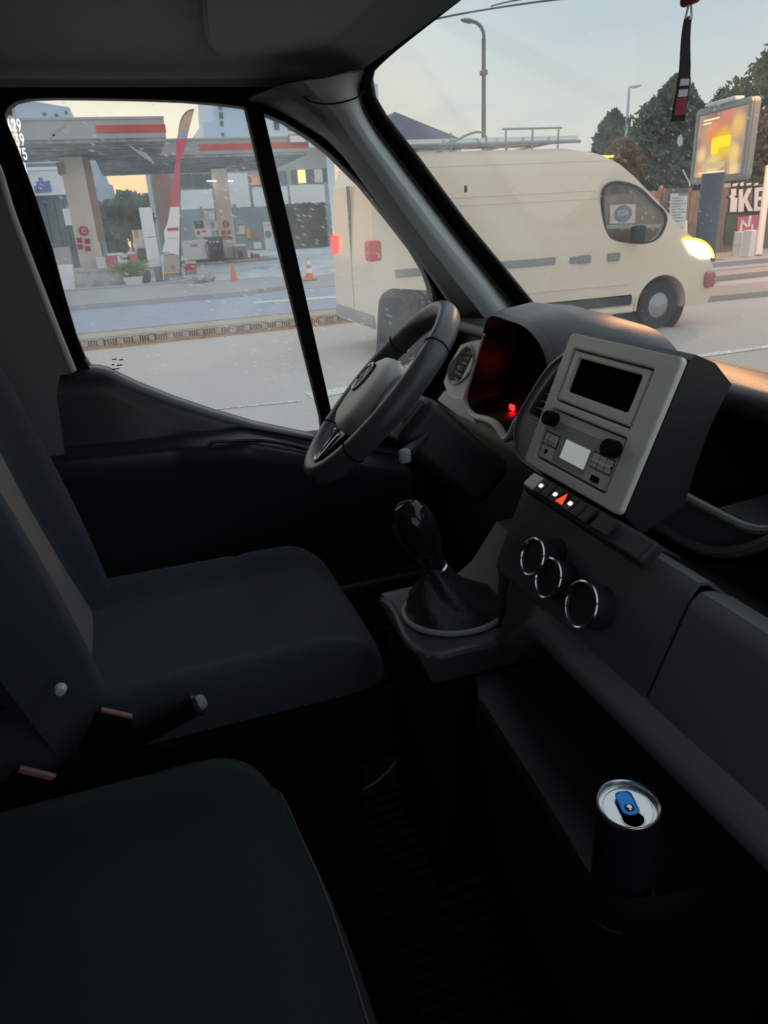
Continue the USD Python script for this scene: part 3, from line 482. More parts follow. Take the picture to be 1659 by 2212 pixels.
sw_, sh_ = shi-slo; scc = (slo+shi)/2
inner = rrect(sw_-.032, sh_-.026, .004, scc+A_([0, .003]))
scp = part(ra, 'screen_surround', flat(scr.buffer(-.0024).difference(inner), RC-RN*.008, RR, RU, RN, .0085, .002), 'plastic_grey')
part(scp, 'screen', flat(inner.buffer(.001), RC-RN*.008, RR, RU, RN, .004), 'screen_black')
rw, rh = rhi-rlo; rb = rad.buffer(-.0022)
def ru(u, v): return rlo+A_([u*rw, v*rh])
rp_ = part(ra, 'radio_face', flat(rb, RC-RN*.008, RR, RU, RN, .0080, .0015), 'plastic_grey')
def rbx(u0, v0, u1, v1, h, name, mat, r=.0012, z=.0, label=None):
    a, b = ru(u0, v0), ru(u1, v1); return part(rp_, name, flat(rrect(*(b-a), r, (a+b)/2), RC+RN*z, RR, RU, RN, h, min(.0006, h*.4)), mat, label)
rbx(.04, .60, .96, .80, .0006, 'disc_slot', 'plastic_trim'); rbx(.24, .10, .68, .585, .0010, 'display_bezel', 'plastic_trim'); rbx(.33, .20, .665, .56, .0008, 'display', 'led_screen', z=.0012, label='pale blank radio display')
rbx(.025, .30, .235, .56, .0006, 'button_well', 'plastic_black'); rbx(.705, .30, .965, .585, .0006, 'button_well', 'plastic_black')
for u in (.035, .10, .165):
    for v in (.32, .44): rbx(u, v, u+.058, v+.09, .0016, 'radio_button', 'plastic_grey', .0008)
for u in (.715, .80, .885):
    for v in (.32, .46): rbx(u, v, u+.075, v+.10, .0016, 'radio_button', 'plastic_grey', .0008)
rbx(.040, .400, .220, .438, .0026, 'preset_bar', 'white_print', .0008); rbx(.720, .416, .940, .460, .0026, 'preset_bar', 'white_print', .0008)
rbx(.04, .06, .22, .30, .0010, 'button_plate', 'plastic_grey'); rbx(.10, .14, .135, .23, .0018, 'aux_socket', 'gloss_black', .0014); rbx(.72, .04, .94, .27, .0010, 'button_plate', 'plastic_grey'); rbx(.78, .09, .88, .20, .0020, 'usb_socket', 'gloss_black', .0006)
for u, v, r_ in ((.075, .80, .0095), (.92, .745, .0105)):
    o = RC+RR*ru(u, v)[0]+RU*ru(u, v)[1]
    part(rp_, 'radio_knob', lathe([(r_, 0), (r_, .013), (r_*.92, .0155), (0, .016)], o, RN, 24), 'rubber')
# ================================================================ GEAR LEVER
gk = at(902, 1148, 1, .15); gl = thing('gear_lever', 'glossy black gear lever knob on a crumpled leather boot', 'gear lever', (.37, .15, 1.24))
gb = A_([.378, .155, 1.243]); ax_ = (gk-gb)/np.linalg.norm(gk-gb); t = np.arange(40)*2*np.pi/40; R_ = []
for f, r, w in ((0, .078, .0), (.02, .074, .0), (.1, .064, .006), (.2, .056, .008), (.32, .042, .007), (.42, .030, .005), (.52, .022, .003), (.60, .018, .001), (.66, .0165, 0)):
    c = gb*(1-f)+gk*f; rr = r*(1+(w/r)*np.sin(5*t+f*9))
    R_.append(c+np.c_[np.cos(t)*rr*1.02, np.sin(t)*rr*.85, w*.6*np.sin(3*t+f*12)])
part(gl, 'gear_boot', loft(R_), 'leather_boot', smooth_=60)
part(gl, 'boot_ring', tube(np.c_[gb[0]+np.cos(t)*.080, gb[1]+np.sin(t)*.069, np.full(40, 1.242)], .0045, 8, True), 'plastic_trim')
u_, v_, w_ = basis(ax_); kr = [(.015, -.075), (.0165, -.05), (.022, -.035), (.0275, -.015), (.030, .005), (.029, .022), (.025, .036), (.017, .046), (.008, .050), (0, .051)]
part(gl, 'gear_knob', lathe([(r*1.05, h) for r, h in kr], gk, ax_, 40), 'gloss_black', smooth_=60)
part(gl, 'gear_collar', lathe([(.017, -.082), (.0195, -.080), (.0195, -.070), (.017, -.068)], gk, ax_, 32), 'chrome', 'chrome collar under the knob')
# ================================================================ SEATS AND CABIN THINGS
def cushion(x0, x1, y0, y1, zt, zb, lb, rb, hl, hr, xf, n=30, m=44):
    """seat cushion: rings across y at steps of x; lb/rb bolster widths at the low/high y side, hl/hr their heights"""
    R_ = []
    yc, hw = (y0+y1)/2, (y1-y0)/2
    for f in np.r_[0, .01, np.linspace(.03, .80, n), np.linspace(.83, 1, 14)]:
        x = x0+(x1-x0)*f; q = np.clip((f-.80)/.20, 0, 1); dr = 1-math.sqrt(max(0, 1-q**2)); r = []
        edge = min(1, f/.02) if f < .02 else 1
        for k in range(m):
            a = k/m
            if a < .62:                       # top, from high y to low y
                s = a/.62; y = hw-2*hw*s; e = min((hw-abs(y))/.035, 1); z = zt-(1-math.sqrt(max(0, 1-(1-e)**2)))*.045
                z += hr*math.exp(-((y-(hw-rb*.55))/(rb*.42))**2)+hl*math.exp(-((y+(hw-lb*.55))/(lb*.42))**2)
                z -= .007*math.exp(-((y-(hw-rb*1.15))/.007)**2)+.007*math.exp(-((y+(hw-lb*1.15))/.007)**2)
                z -= .006*math.exp(-((x-xf)/.006)**2)
                z -= dr*(zt-zb)*.75
                r.append((x+.05*dr*0-.06*q*q*(abs(y)/hw)**4, yc+y*(1-.06*q*q), z))
            elif a < .70: s = (a-.62)/.08; r.append((x-.06*q*q, yc-hw*(1-.06*q*q), zt-.045-dr*(zt-zb)*.75+(zb-zt+.045+dr*(zt-zb)*.75)*s))
            elif a < .92: s = (a-.70)/.22; r.append((x-.03*q, yc-hw+2*hw*s, zb))
            else: s = (a-.92)/.08; r.append((x-.06*q*q, yc+hw*(1-.06*q*q), zb+(zt-.045-dr*(zt-zb)*.75-zb)*s))
        R_.append(r)
    return loft(A_(R_))
def backrest(x0, z0, z1, lean, y0, y1, bol, th=.13, n=26):
    R_ = []; yc, hw = (y0+y1)/2, (y1-y0)/2
    for f in np.linspace(0, 1, n):
        z = z0+(z1-z0)*f; tp = max(0, (f-.86)/.14); w = hw*(1-.28*tp**2)*(1-.05*math.cos(f*3.1)); b = bol*(.65+.5*math.sin(min(1, f*1.3)*math.pi))*(1-tp); c = x0-lean*f-.03*math.sin(f*3.0)
        r = []
        for k in range(40):
            a = k/40
            if a < .6:
                s = a/.6; y = w-2*w*s; e = min((w-abs(y))/.04, 1); x = c-(1-math.sqrt(max(0, 1-(1-e)**2)))*.05
                x += b*(math.exp(-((y-(w-.055))/.036)**2)+math.exp(-((y+(w-.055))/.036)**2))-.008*(math.exp(-((y-(w-.115))/.008)**2)+math.exp(-((y+(w-.115))/.008)**2))
                x -= .05*tp**2
            else: s = (a-.6)/.4; y = -w+2*w*s; x = c-.05-(th-.05)*math.sin(min(1, max(0, math.sin(s*math.pi)))*1.57)
            r.append((x, yc+y, z))
        R_.append(r)
    return loft(A_(R_))
ds = thing('driver_seat', 'dark blue-black fabric driver seat with side bolsters beside the steering wheel', 'seat', (0, .45, .72))
part(ds, 'seat_cushion', cushion(-.34, .318, .215, .685, 1.145, .985, .085, .085, .024, .030, .095), 'fabric_dark', smooth_=60)
part(ds, 'backrest', backrest(-.175, 1.10, 1.86, .13, .205, .690, .055), 'fabric_dark', smooth_=60)
brp = backrest(-.175, 1.10, 1.86, .13, .205, .690, .055)
bi = []
for f in np.linspace(.03, .84, 24):
    z = 1.10+.76*f; row = []
    for yv in np.linspace(.325, .57, 12): row.append((-.175-.13*f-.03*math.sin(f*3.0)+.0025+.006*math.sin((yv-.325)/.245*math.pi), yv, z))
    bi.append(row)
part(ds, 'backrest_lit_panel', sheet(A_(bi), .003), 'fabric_lit', 'middle panel of the backrest, its light painted in as paler grey', 50)  # lighter cloth colour paints the light falling on the middle panel
part(ds, 'seat_plinth', cat_([rbox((-.02, .45, .88), (.52, .40, .24), .03), rbox((-.02, .45, .76), (.44, .34, .10), .02)]), 'plastic_black')
part(ds, 'recline_knob', lathe([(.0, .012), (.006, .011), (.008, .006), (.0085, 0)], at(131, 1486, 1, .2), -Y, 24), 'plastic_grey', 'round grey knob on the seat side'); part(ds, 'seat_side_shade', rbox((-.02, .208, 1.02), (.62, .016, .14), .007), 'rubber')  # black slab added over the cushion side, standing for its shade
part(ds, 'slide_bar', tube(smooth([(.22, .30, .80), (.29, .31, .81), (.33, .34, .82), (.325, .42, .82)], 20), .0018, 8), 'plastic_trim')
ps = thing('passenger_seat', 'black fabric double passenger bench nearest the camera with piped front edge', 'seat', (-.2, -.30, .72))
part(ps, 'seat_cushion', cushion(-.62, .113, -.80, .135, 1.105, .94, .085, .105, .02, .030, -.085), 'fabric_black', smooth_=60)
yy_ = np.linspace(-.78, .100, 40); part(ps, 'piping', tube(np.stack([-.62+.733*.975-.06*.766*(np.abs(yy_+.3325)/.4675)**4+.001, -.3325+(yy_+.3325)*.954, 1.105-.064+.030*np.exp(-((yy_-.077)/.045)**2)-.020*np.clip((np.abs(yy_+.3325)-.43)/.04, 0, 1)+.0015], 1), .0014, 6), 'piping')
part(ps, 'backrest', backrest(-.50, 1.05, 1.80, .14, -.80, .14, .02), 'fabric_black', smooth_=60)
part(ps, 'seat_plinth', rbox((-.22, -.33, .83), (.56, .84, .22), .03), 'plastic_black')
def buckle(px0, px1, y, lab, h):
    a, b = at(*px0, 1, y), at(*px1, 1, y); d = b-a; L = np.linalg.norm(d); d /= L; up = np.cross(d, Y); up = up if up[2] > 0 else -up
    R3 = np.stack([d, Y, up]); c = (a+b)/2
    k = thing('seat_belt_buckle', lab, 'seat belt buckle', c-Z*.05, 'seat belt buckles between the seats')
    part(k, 'housing', rbox(c-up*.038, (L*1.15, .014, .075), .005, R3), 'rubber'); part(k, 'release_button', rbox(c+up*.003, (L*.95, .008, h*.7), .002, R3), 'lever_red', 'pinkish red release button')
buckle((214, 1536), (286, 1552), .185, 'smaller buckle with a thin pale red strip, beside the driver seat', .008)
buckle((36, 1664), (120, 1684), .165, 'larger red-topped buckle at the left edge, against the passenger bench', .013)
ha, hb = at(250, 1620, 1, .165), at(424, 1522, 1, .165); hd_ = (hb-ha)/np.linalg.norm(hb-ha)
hl = thing('handbrake_lever', 'black handbrake lever with a chrome ringed button between the seats', 'lever', ha)
part(hl, 'lever', tube([ha-hd_*.1, ha, hb], [.012, .013, .016], 16), 'rubber'); part(hl, 'chrome_ring', lathe([(.0135, 0), (.0175, 0), (.0175, .006), (.0135, .006)], hb, hd_, 32), 'chrome'); part(hl, 'button', lathe([(.011, -.002), (.011, .010), (.008, .014), (0, .014)], hb, hd_, 24), 'plastic_trim')
# drink can in the tray
ct = dep(1357, 1735, .60); cz0 = TZ-.0578; cn = thing('drink_can', 'opened drink can with silver rim and blue pull tab standing in the storage tray', 'can', (ct[0], ct[1], cz0))
ln_ = A_([-.53, -.57, 0])*.10; zc2 = Z+ln_; zc2 /= np.linalg.norm(zc2); RC_ = np.stack([np.cross(Y, zc2)/np.linalg.norm(np.cross(Y, zc2)), np.cross(zc2, np.cross(Y, zc2))/np.linalg.norm(np.cross(Y, zc2)), zc2])
def cpart(p, nm, m, mt, *a, **k):
    m = man(m).copy(); b0 = A_([ct[0], ct[1], cz0]); top = b0+Z*(ct[2]-cz0); m.vertices = (m.vertices-top)@RC_+top; return part(p, nm, m, mt, *a, **k)
hc = ct[2]-cz0; r1 = .0262; P0 = A_([ct[0], ct[1], cz0])
cpart(cn, 'can_body', lathe([(0, .004), (.019, .003), (.022, 0), (.0255, .007), (.0265, .014), (.0265, hc-.014), (.0262, hc-.010), (r1, hc-.004)], P0, Z, 48, False), 'can_body', smooth_=50)
u_, v_ = A_([1, 0, 0.]), A_([0, 1, 0.]); td = A_([.25, .97, 0]); td /= np.linalg.norm(td); ts = A_([td[1], -td[0], 0])
cpart(cn, 'can_rim', lathe([(r1, hc-.005), (r1+.0006, hc-.001), (r1-.0006, hc+.0004), (r1-.0022, hc-.0006), (r1-.003, hc-.006)], P0, Z, 48, False), 'aluminium', smooth_=60)
lid = shapely.Point(0, 0).buffer(r1-.0025, quad_segs=16); mouth = affinity.scale(shapely.Point(0, -.0115).buffer(.0093, quad_segs=10), 1.0, .95)
cc_ = P0+Z*(hc-.006)
cpart(cn, 'can_lid', flat(lid.difference(mouth), cc_, ts, td, Z, .0006), 'aluminium')
cpart(cn, 'mouth_edge', tube(A_([cc_+ts*x+td*y+Z*.0006 for x, y in A_(mouth.exterior.coords)[:-1]]), .0007, 6, True), 'aluminium'); cpart(cn, 'lid_bead', tube(A_([cc_+ts*x+td*y+Z*.0005 for x, y in A_(lid.buffer(-.003).exterior.coords)[:-1]]), .0008, 6, True), 'aluminium')
tab = rrect(.0135, .0235, .0045, (0, .002)); t2 = rrect(.0075, .007, .0022, (0, -.003))
cpart(cn, 'pull_tab', flat(tab.difference(t2), cc_+Z*.003, ts, td, (Z*.97-td*.12), .0012, .0004), 'can_blue', 'blue pull tab')
cpart(cn, 'tab_rivet', lathe([(.003, 0), (.003, .0045), (.002, .0055), (0, .0055)], cc_-td*.003, Z, 16), 'aluminium'); cpart(cn, 'tab_rim', tube(A_([cc_+Z*.0042+ts*x+td*y for x, y in A_(tab.exterior.coords)[:-1]]), .0008, 6, True), 'can_blue')
# ribbon hung inside the windscreen
rt = onp(1491, 2, WA-WN*.05, WN); rz = lambda py: zat(rt, py, 2.6)
rb_ = thing('hanging_ribbon', 'dark ribbon with white and red patches hanging on a white cord at the windscreen top', 'ribbon', (rt[0], rt[1], rz(262)))
part(rb_, 'clip', rbox(rt+Z*.002, (.008, .020, .010), .003), 'red_plastic', 'red clip')
wy = RT*A_([1, 1, 0]); wy /= np.linalg.norm(wy); wd = np.cross(wy, Z)
def strip(py0, py1, w0, w1, n=14, t_=.0016, wob=.0010):
    R_ = []
    for f in np.linspace(0, 1, n):
        z = rz(py0*(1-f)+py1*f); c = A_([rt[0], rt[1], z])+wy*wob*math.sin(z*90); w = w0*(1-f)+w1*f
        R_.append([c+wy*w*a+wd*t_*b for a, b in ((-1, -1), (1, -1), (1, 1), (-1, 1))])
    return loft(R_)
for s in (-1, 1): part(rb_, 'cord', tube([rt+wy*.0005*s, A_([rt[0], rt[1], rz(40)])+wy*.0028*s], .0009, 6), 'cord_white')
part(rb_, 'cord_knot', rbox(A_([rt[0], rt[1], rz(40)]), (.004, .007, .003), .001), 'cord_white')
part(rb_, 'ribbon', strip(41, 168, .0028, .0048), 'ribbon'); part(rb_, 'ribbon', strip(168, 262, .0054, .0056), 'ribbon')
part(rb_, 'patch', strip(171, 186, .0040, .0042, 4, .0022), 'cord_white', 'upper white patch'); part(rb_, 'patch', strip(194, 210, .0042, .0042, 4, .0022), 'cord_white', 'lower white patch'); part(rb_, 'patch', strip(212, 250, .0048, .0052, 6, .0022), 'red_plastic', 'red patch')
# door mirror outside the driver's window
mc = A_([.655, 1.16, 1.455]); MN = A_([-.93, -.36, .13]); MN /= np.linalg.norm(MN); mu, mv, _ = basis(MN)
dm = thing('door_mirror', 'black door mirror outside the quarter window', 'mirror', (.70, 1.1, 1.3))
mp_ = rrect(.20, .34, .05)
part(dm, 'mirror_housing', flat(mp_, mc-MN*.09, mu, mv, MN, .10, .02), 'plastic_dark'); part(dm, 'mirror_glass', flat(mp_.buffer(-.024), mc+MN*.006, mu, mv, MN, .006), 'mirror_glass')
part(dm, 'mirror_arm', tube([mc-MN*.05-mv*.12, A_([.80, .95, 1.36])], .03, 12), 'plastic_black')
# ================================================================ OUTSIDE: ground
def rect(P, z0, z1): return plate([(x, y, z0) for x, y in P], Z, z1-z0)
smesh('road', rect([(-60, -14), (90, -14), (90, 120), (-60, 120)], -.30, 0), 'asphalt')
def gl_(pts): return [tuple(at(x, y, 2, 0)[:2]) for x, y in pts]
# kerbed median: its near edge is traced on the ground
m0 = A_(gl_([(170, 756), (430, 727), (690, 701)])); ang = math.atan2(m0[-1][1]-m0[0][1], m0[-1][0]-m0[0][0])
kd = A_([math.cos(ang), math.sin(ang), 0]); kn = A_([-kd[1], kd[0], 0]); kO = A_([m0[0][0], m0[0][1], 0])
def kp_(s, t): p = kO+kd*s+kn*t; return (p[0], p[1])
md = struct('median', (0, 13, 0)); KH = .15
part(md, 'median_top', rect([kp_(-20, .14), kp_(40, .14), kp_(40, 1.15), kp_(-20, 1.15)], 0, KH-.02), 'median_top')
for k in range(20):
    s = -3+k*.86
    blk = [bb((0, 0, 0), (.84, .16, KH*.22)), bb((0, .10, 0), (.84, .16, KH)), bb((0, 0, KH*.86), (.84, .16, KH))]
    for q in range(3):
        for w_ in range(5): blk.append(bb((.03+q*.27+w_*.042-.0, .0, .02), (.03+q*.27+w_*.042+.020, .11, KH-.004)))
        blk.append(bb((.20+q*.27, .0, .02), (.03+(q+1)*.27 if q < 2 else .84, .11, KH-.001)))
    b = cat_(blk); R3 = np.stack([kd, kn, Z]); b.vertices = b.vertices@R3+A_([*kp_(s, 0), 0]); part(md, 'kerb_block', b, 'kerb')
part(md, 'far_kerb', cat_([rect([kp_(-20+6*k, 1.12), kp_(-14.05+6*k, 1.12), kp_(-14.05+6*k, 1.25), kp_(-20+6*k, 1.25)], 0, KH) for k in range(10)]), 'kerb_grey')
part(md, 'leaf_litter', rect([kp_(-6, -.22), kp_(14, -.22), kp_(14, .01), kp_(-6, .01)], 0, .012), 'litter')
rng = random.Random(4); lv = []
for k in range(900):
    s, tt_ = rng.uniform(-4, 14), -abs(rng.gauss(0, .16)); p = A_([*kp_(s, tt_), .014+rng.random()*.02]); a = rng.uniform(0, 6.28); q = A_([math.cos(a), math.sin(a), rng.uniform(-.4, .4)])*rng.uniform(.02, .05); r = np.cross(q, Z)*.6
    lv.append(tm([p-q, p+r, p+q, p-r, p-q+Z*.002, p+q+Z*.002], [[0, 1, 2], [0, 2, 3], [1, 0, 4], [2, 5, 3]]))
part(md, 'fallen_leaf', cat_(lv), 'leaf_dry', smooth_=False, kind='stuff')
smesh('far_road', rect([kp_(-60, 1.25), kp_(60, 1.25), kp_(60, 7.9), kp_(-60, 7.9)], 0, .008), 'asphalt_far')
fk = A_(gl_([(149, 672), (420, 659), (614, 645)]))
sw0 = struct('sidewalk', (0, 22, 0))
kx0, ky0 = 2.6, 20.55
part(sw0, 'kerb_stone', rect([(-40, 20.35), (kx0, 20.35), (kx0+.6, 20.42), (-40, 20.50)], 0, .14), 'kerb_grey')
part(sw0, 'paving', rect([(-40, 20.5), (kx0, 20.5), (4.6, 21.6), (4.8, 26.3), (-40, 26.8)], 0, .12), 'pavement'); part(sw0, 'ramp', rect([(4.6, 21.2), (14, 20.3), (14, 26.2), (4.8, 26.3)], 0, .02), 'pavement')
part(sw0, 'kerb_stone', rect([(-40, 26.7), (2.2, 26.6), (2.2, 26.9), (-40, 27.0)], 0, .16), 'kerb_grey')
smesh('forecourt', rect([(-40, 26.9), (4.8, 26.3), (14, 26.2), (40, 40), (40, 70), (-40, 70)], 0, .03), 'forecourt')
ln = struct('road_marking', (3, 9, 0))
part(ln, 'white_dash', plate([at(x, y, 2, .006) for x, y in [(690, 846), (790, 826), (795, 838), (700, 858)]], Z, .003), 'road_paint'); part(ln, 'arrow_end', plate([at(x, y, 2, .006) for x, y in [(658, 848), (672, 846), (690, 862), (680, 866)]], Z, .003), 'road_paint')
part(ln, 'thin_line', plate([at(x, y, 2, .006) for x, y in [(400, 889), (650, 865), (650, 867), (400, 891)]], Z, .003), 'road_paint')
part(ln, 'far_line', plate([at(x, y, 2, .012) for x, y in [(548, 652), (760, 636), (760, 641), (548, 656)]], Z, .003), 'road_paint'); part(ln, 'far_line', plate([at(x, y, 2, .012) for x, y in [(688, 614), (724, 612), (716, 617), (694, 618)]], Z, .003), 'road_paint')
part(ln, 'lane_line', plate([at(x, y, 2, .006) for x, y in [(1505, 766), (1659, 746), (1659, 752), (1505, 773)]], Z, .003), 'road_paint')
# right hand side: verge and pavement in front of the fence
vg = struct('verge', (18, 18, 0))
v0 = A_(gl_([(1500, 582), (1659, 568), (1900, 545)])); v1 = A_(gl_([(1500, 566), (1659, 553), (1900, 530)]))
part(vg, 'kerb_stone', rect([tuple(v0[0]), tuple(v0[1]), tuple(v0[2]), tuple(v0[2]+A_([.1, .3])), tuple(v0[1]+A_([.1, .3])), tuple(v0[0]+A_([.1, .3]))], 0, .14), 'kerb_grey')
part(vg, 'paving', rect([tuple(v0[0]+A_([.1, .3])), tuple(v0[1]+A_([.1, .3])), tuple(v0[2]+A_([.1, .3])), tuple(v1[2]+A_([1, 3])), tuple(v1[0]+A_([0, 3]))], 0, .12), 'pavement')
md2 = A_(gl_([(1500, 632), (1659, 618), (1900, 598)])); md3 = A_(gl_([(1500, 655), (1659, 640), (1900, 618)]))
vg2 = struct('median', (12, 11, 0)); part(vg2, 'median_top', rect([tuple(md3[0]), tuple(md3[1]), tuple(md3[2]), tuple(md2[2]), tuple(md2[1]), tuple(md2[0])], 0, .10), 'median_top')
# ================================================================ PASSING VAN
VY, VW = 8.6, 2.05
def V(x, y): return at(x, y, 1, VY)
vx0 = 2.95
vp = [(vx0+.02, .40), (vx0, .55), (vx0, 1.25), (vx0+.06, 2.25), (vx0+.14, 2.50), (vx0+.32, 2.585), (5.9, 2.575)]+[(V(*p)[0], V(*p)[2]) for p in [(1300, 327), (1322, 336), (1348, 352), (1378, 380), (1410, 415), (1442, 452), (1470, 488), (1488, 505), (1512, 526), (1530, 548), (1540, 575), (1541, 610), (1536, 645)]]
vp += [(vp[-1][0]-.05, .30), (7.9, .30), (6.7, .33), (3.5, .36)]
vs = shapely.Polygon(vp).buffer(-.03).buffer(.06).buffer(-.03)
fxw = 7.53; rxw = fxw-3.45
wz = .36
for cx_ in (fxw, rxw): vs = vs.difference(shapely.Point(cx_, wz).buffer(.45, quad_segs=14))
cs = xsec(vs)
side_s = cs.extrude(VW)                                   # x, z -> depth
hwid = VW/2
fr = shapely.Polygon([(-hwid+.06, .28), (-hwid, .55), (-hwid, 1.25), (-hwid+.03, 1.5), (-hwid+.10, 2.30), (-hwid+.17, 2.48), (-hwid+.30, 2.60), (hwid-.30, 2.60), (hwid-.17, 2.48), (hwid-.10, 2.30), (hwid-.03, 1.5), (hwid, 1.25), (hwid, .55), (hwid-.06, .28)])
fs = xsec(fr).extrude(8)
A1 = man(side_s); A1.vertices = A1.vertices[:, [0, 2, 1]]+A_([0, VY, 0]); B1 = man(fs); B1.vertices = np.c_[B1.vertices[:, 2]+1.5, B1.vertices[:, 0]+VY+hwid, B1.vertices[:, 1]]
def mfold(m):
    m = m.copy(); m.merge_vertices()
    if m.volume < 0: m.invert()
    return m3.Manifold(m3.Mesh(m.vertices.astype(np.float32), m.faces.astype(np.uint32)))
bodyv = mfold(A1) ^ mfold(B1)
win_px = [(1312, 404), (1370, 400), (1392, 412), (1420, 440), (1444, 472), (1440, 492), (1425, 515), (1400, 526), (1350, 524), (1318, 512), (1308, 470)]
winp = smooth(ats(win_px, 1, VY), 50, True)
cut = mfold(plate(winp-Y*.3, Y, VW+.6))
cavp = shapely.Polygon(vp).buffer(-.07).intersection(shapely.box(5.75, 1.15, 8.2, 2.12))
cav = man(xsec(cavp).extrude(VW-.30)); cav.vertices = cav.vertices[:, [0, 2, 1]]+A_([0, VY+.15, 0])
(wx0, wz0), (wx1, wz1) = [(V(x, y)[0], V(x, y)[2]) for x, y in [(1356, 360), (1466, 484)]]; wn_ = A_([wz0-wz1, 0, wx1-wx0]); wn_ /= np.linalg.norm(wn_)
wsq = A_([(wx0, VY+.30, wz0), (wx0, VY+VW-.30, wz0), (wx1, VY+VW-.2, wz1), (wx1, VY+.2, wz1)])
bodyv = bodyv-cut-mfold(cav)-mfold(plate(wsq-wn_*.2, wn_, .5))
# windscreen recess
va = thing('delivery_van', 'cream high-roofed panel van with roof rack passing on the road outside', 'van', (5.7, VY+hwid, 0))
part(va, 'van_body', man(bodyv), 'van_paint', smooth_=30)
part(va, 'cab_interior', cat_([bb((5.80, VY+.18, 1.16), (7.45, VY+VW-.18, 1.27)), bb((5.78, VY+.18, 1.27), (5.83, VY+VW-.18, 2.1)), rbox((6.25, VY+.5, 1.45), (.2, .5, .7), .06), rbox((6.25, VY+1.5, 1.45), (.2, .8, .7), .06)]), 'van_black')
for yv in (VY+.06, VY+VW-.07): part(va, 'side_window', plate(winp+Y*(yv-VY), Y, .008), 'glass_van')
part(va, 'window_seal', tube(winp+Y*.05, .022, 6, True), 'van_black')
def vrect(px0, py0, px1, py1, name, mat, d=.02, r=.02, off=0., label=None):
    a, b = V(px0, py0), V(px1, py1); w, h = abs(b[0]-a[0]), abs(a[2]-b[2]); c = (a+b)/2
    return part(va, name, flat(rrect(w, h, min(r, w*.45, h*.45)), c+A_([0, off+.01, 0]), X, Z, -Y, d+.01, min(.008, d*.5)), mat, label)
def yb(z): return np.interp(z, [.28, .55, 1.25, 1.5, 2.3, 2.48], [.06, 0, 0, .03, .10, .17])
for zz_, nm, wd, x0, x1 in ((2.40, 'roof_seam', .02, 3.4, 6.6), (1.92, 'panel_crease', .022, 3.1, 6.35), (2.02, 'panel_crease', .018, 3.1, 6.4)):
    part(va, nm, rbox(((x0+x1)/2, VY+yb(zz_)+.002, zz_), (x1-x0, .02, wd), .006, seg=6), 'van_paint')
part(va, 'side_moulding', rbox((4.45, VY-.006, 1.13), (2.4, .03, .10), .012), 'van_grey'); part(va, 'side_moulding', rbox((6.0, VY-.006, 1.12), (.22, .03, .09), .012), 'van_grey')
part(va, 'sill_crease', rbox((5.75, VY-.003, .74), (2.4, .02, .05), .01), 'van_paint')
part(va, 'side_skirt', rbox((5.80, VY+.03, .50), (2.4, .06, .17), .02), 'van_black'); part(va, 'side_sill', rbox((5.80, VY+.05, .35), (2.5, .10, .10), .03), 'van_paint')
part(va, 'door_handle', rbox((V(1325, 550)[0], VY-.015, 1.12), (.2, .03, .11), .012), 'van_grey'); part(va, 'door_handle', rbox((V(1262, 550)[0], VY-.015, 1.12), (.2, .03, .11), .012), 'van_grey')
hx = [V(x, y) for x, y in [(1474, 518), (1508, 518), (1530, 532), (1540, 557), (1512, 558), (1490, 546)]]
part(va, 'headlight', plate(A_(hx)-Y*.012, Y, .10, rnd=.03, bev=.0), 'headlight', 'lit white headlight'); part(va, 'indicator', tube(smooth(A_(hx)[[0, 1, 2, 3]]-Y*.015, 16), .018, 8), 'amber', 'amber lit edge of the headlight')
for cx_ in (fxw, rxw):
    for yy_ in (VY+.05, VY+VW-.27):
        wv = part(va, 'wheel', lathe([(.19, 0), (.20, .0), (.30, .0), (.345, .02), (.36, .06), (.36, .16), (.345, .20), (.30, .22), (.0, .22)], (cx_, yy_, wz), Y, 36, False), 'tyre'); part(wv, 'wheel_disc', lathe([(.20, .03), (.195, .015), (.14, .01), (.10, -.02), (0, -.025)], (cx_, yy_, wz), Y, 24), 'steel')
    part(va, 'wheel_arch', plate(A_([(cx_+.45*math.cos(a), VY, wz+.45*math.sin(a)) for a in np.linspace(-.2, math.pi+.2, 24)]+[(cx_+.50*math.cos(a), VY, wz+.50*math.sin(a)) for a in np.linspace(math.pi+.2, -.2, 24)]), Y, .03) if 0 else tube([(cx_+.46*math.cos(a), VY+.01, wz+.46*math.sin(a)) for a in np.linspace(-.1, math.pi+.1, 24)], .02, 6), 'van_paint')
    part(va, 'arch_liner', lathe([(.455, .03), (.455, .60), (.02, .61)], (cx_, VY, wz), Y, 30, False), 'van_black')
t1_, t2_ = at(722, 528, 0, vx0+.03), at(783, 541, 0, vx0+.03)
part(va, 'tail_light', rbox((vx0+.03, min(t1_[1], VY+VW-.17), t1_[2]), (.12, .34, .26), .04), 'tail_red', 'bright red tail light on the far rear corner'); part(va, 'tail_light', rbox((vx0+.05, VY+.13, t2_[2]), (.16, .28, .26), .04), 'tail_dim', 'dimmer red tail light on the near rear corner')
part(va, 'rear_bumper', rbox((vx0+.02, VY+hwid, .52), (.12, VW-.1, .18), .05), 'van_grey'); part(va, 'door_seam', rbox((vx0+.02, VY+hwid, 1.45), (.05, .02, 1.6), .006, seg=6), 'van_grey')
part(va, 'front_bumper', rbox((vp[-5][0]-.14, VY+hwid, .52), (.34, VW-.08, .34), .08), 'van_grey')
part(va, 'front_badge', rbox((V(1528, 618)[0], VY-.004, .68), (.16, .03, .24), .05), 'dull_red', 'dull red corner of the bumper')
part(va, 'wing_mirror', rbox(V(1365, 506)-Y*.14, (.20, .16, .24), .05), 'van_black'); part(va, 'mirror_arm', tube([V(1372, 508)-Y*.1, V(1396, 512)+Y*.05], .03, 8), 'van_black')
part(va, 'windscreen', plate(wsq-wn_*.02, wn_, .012), 'glass_van')
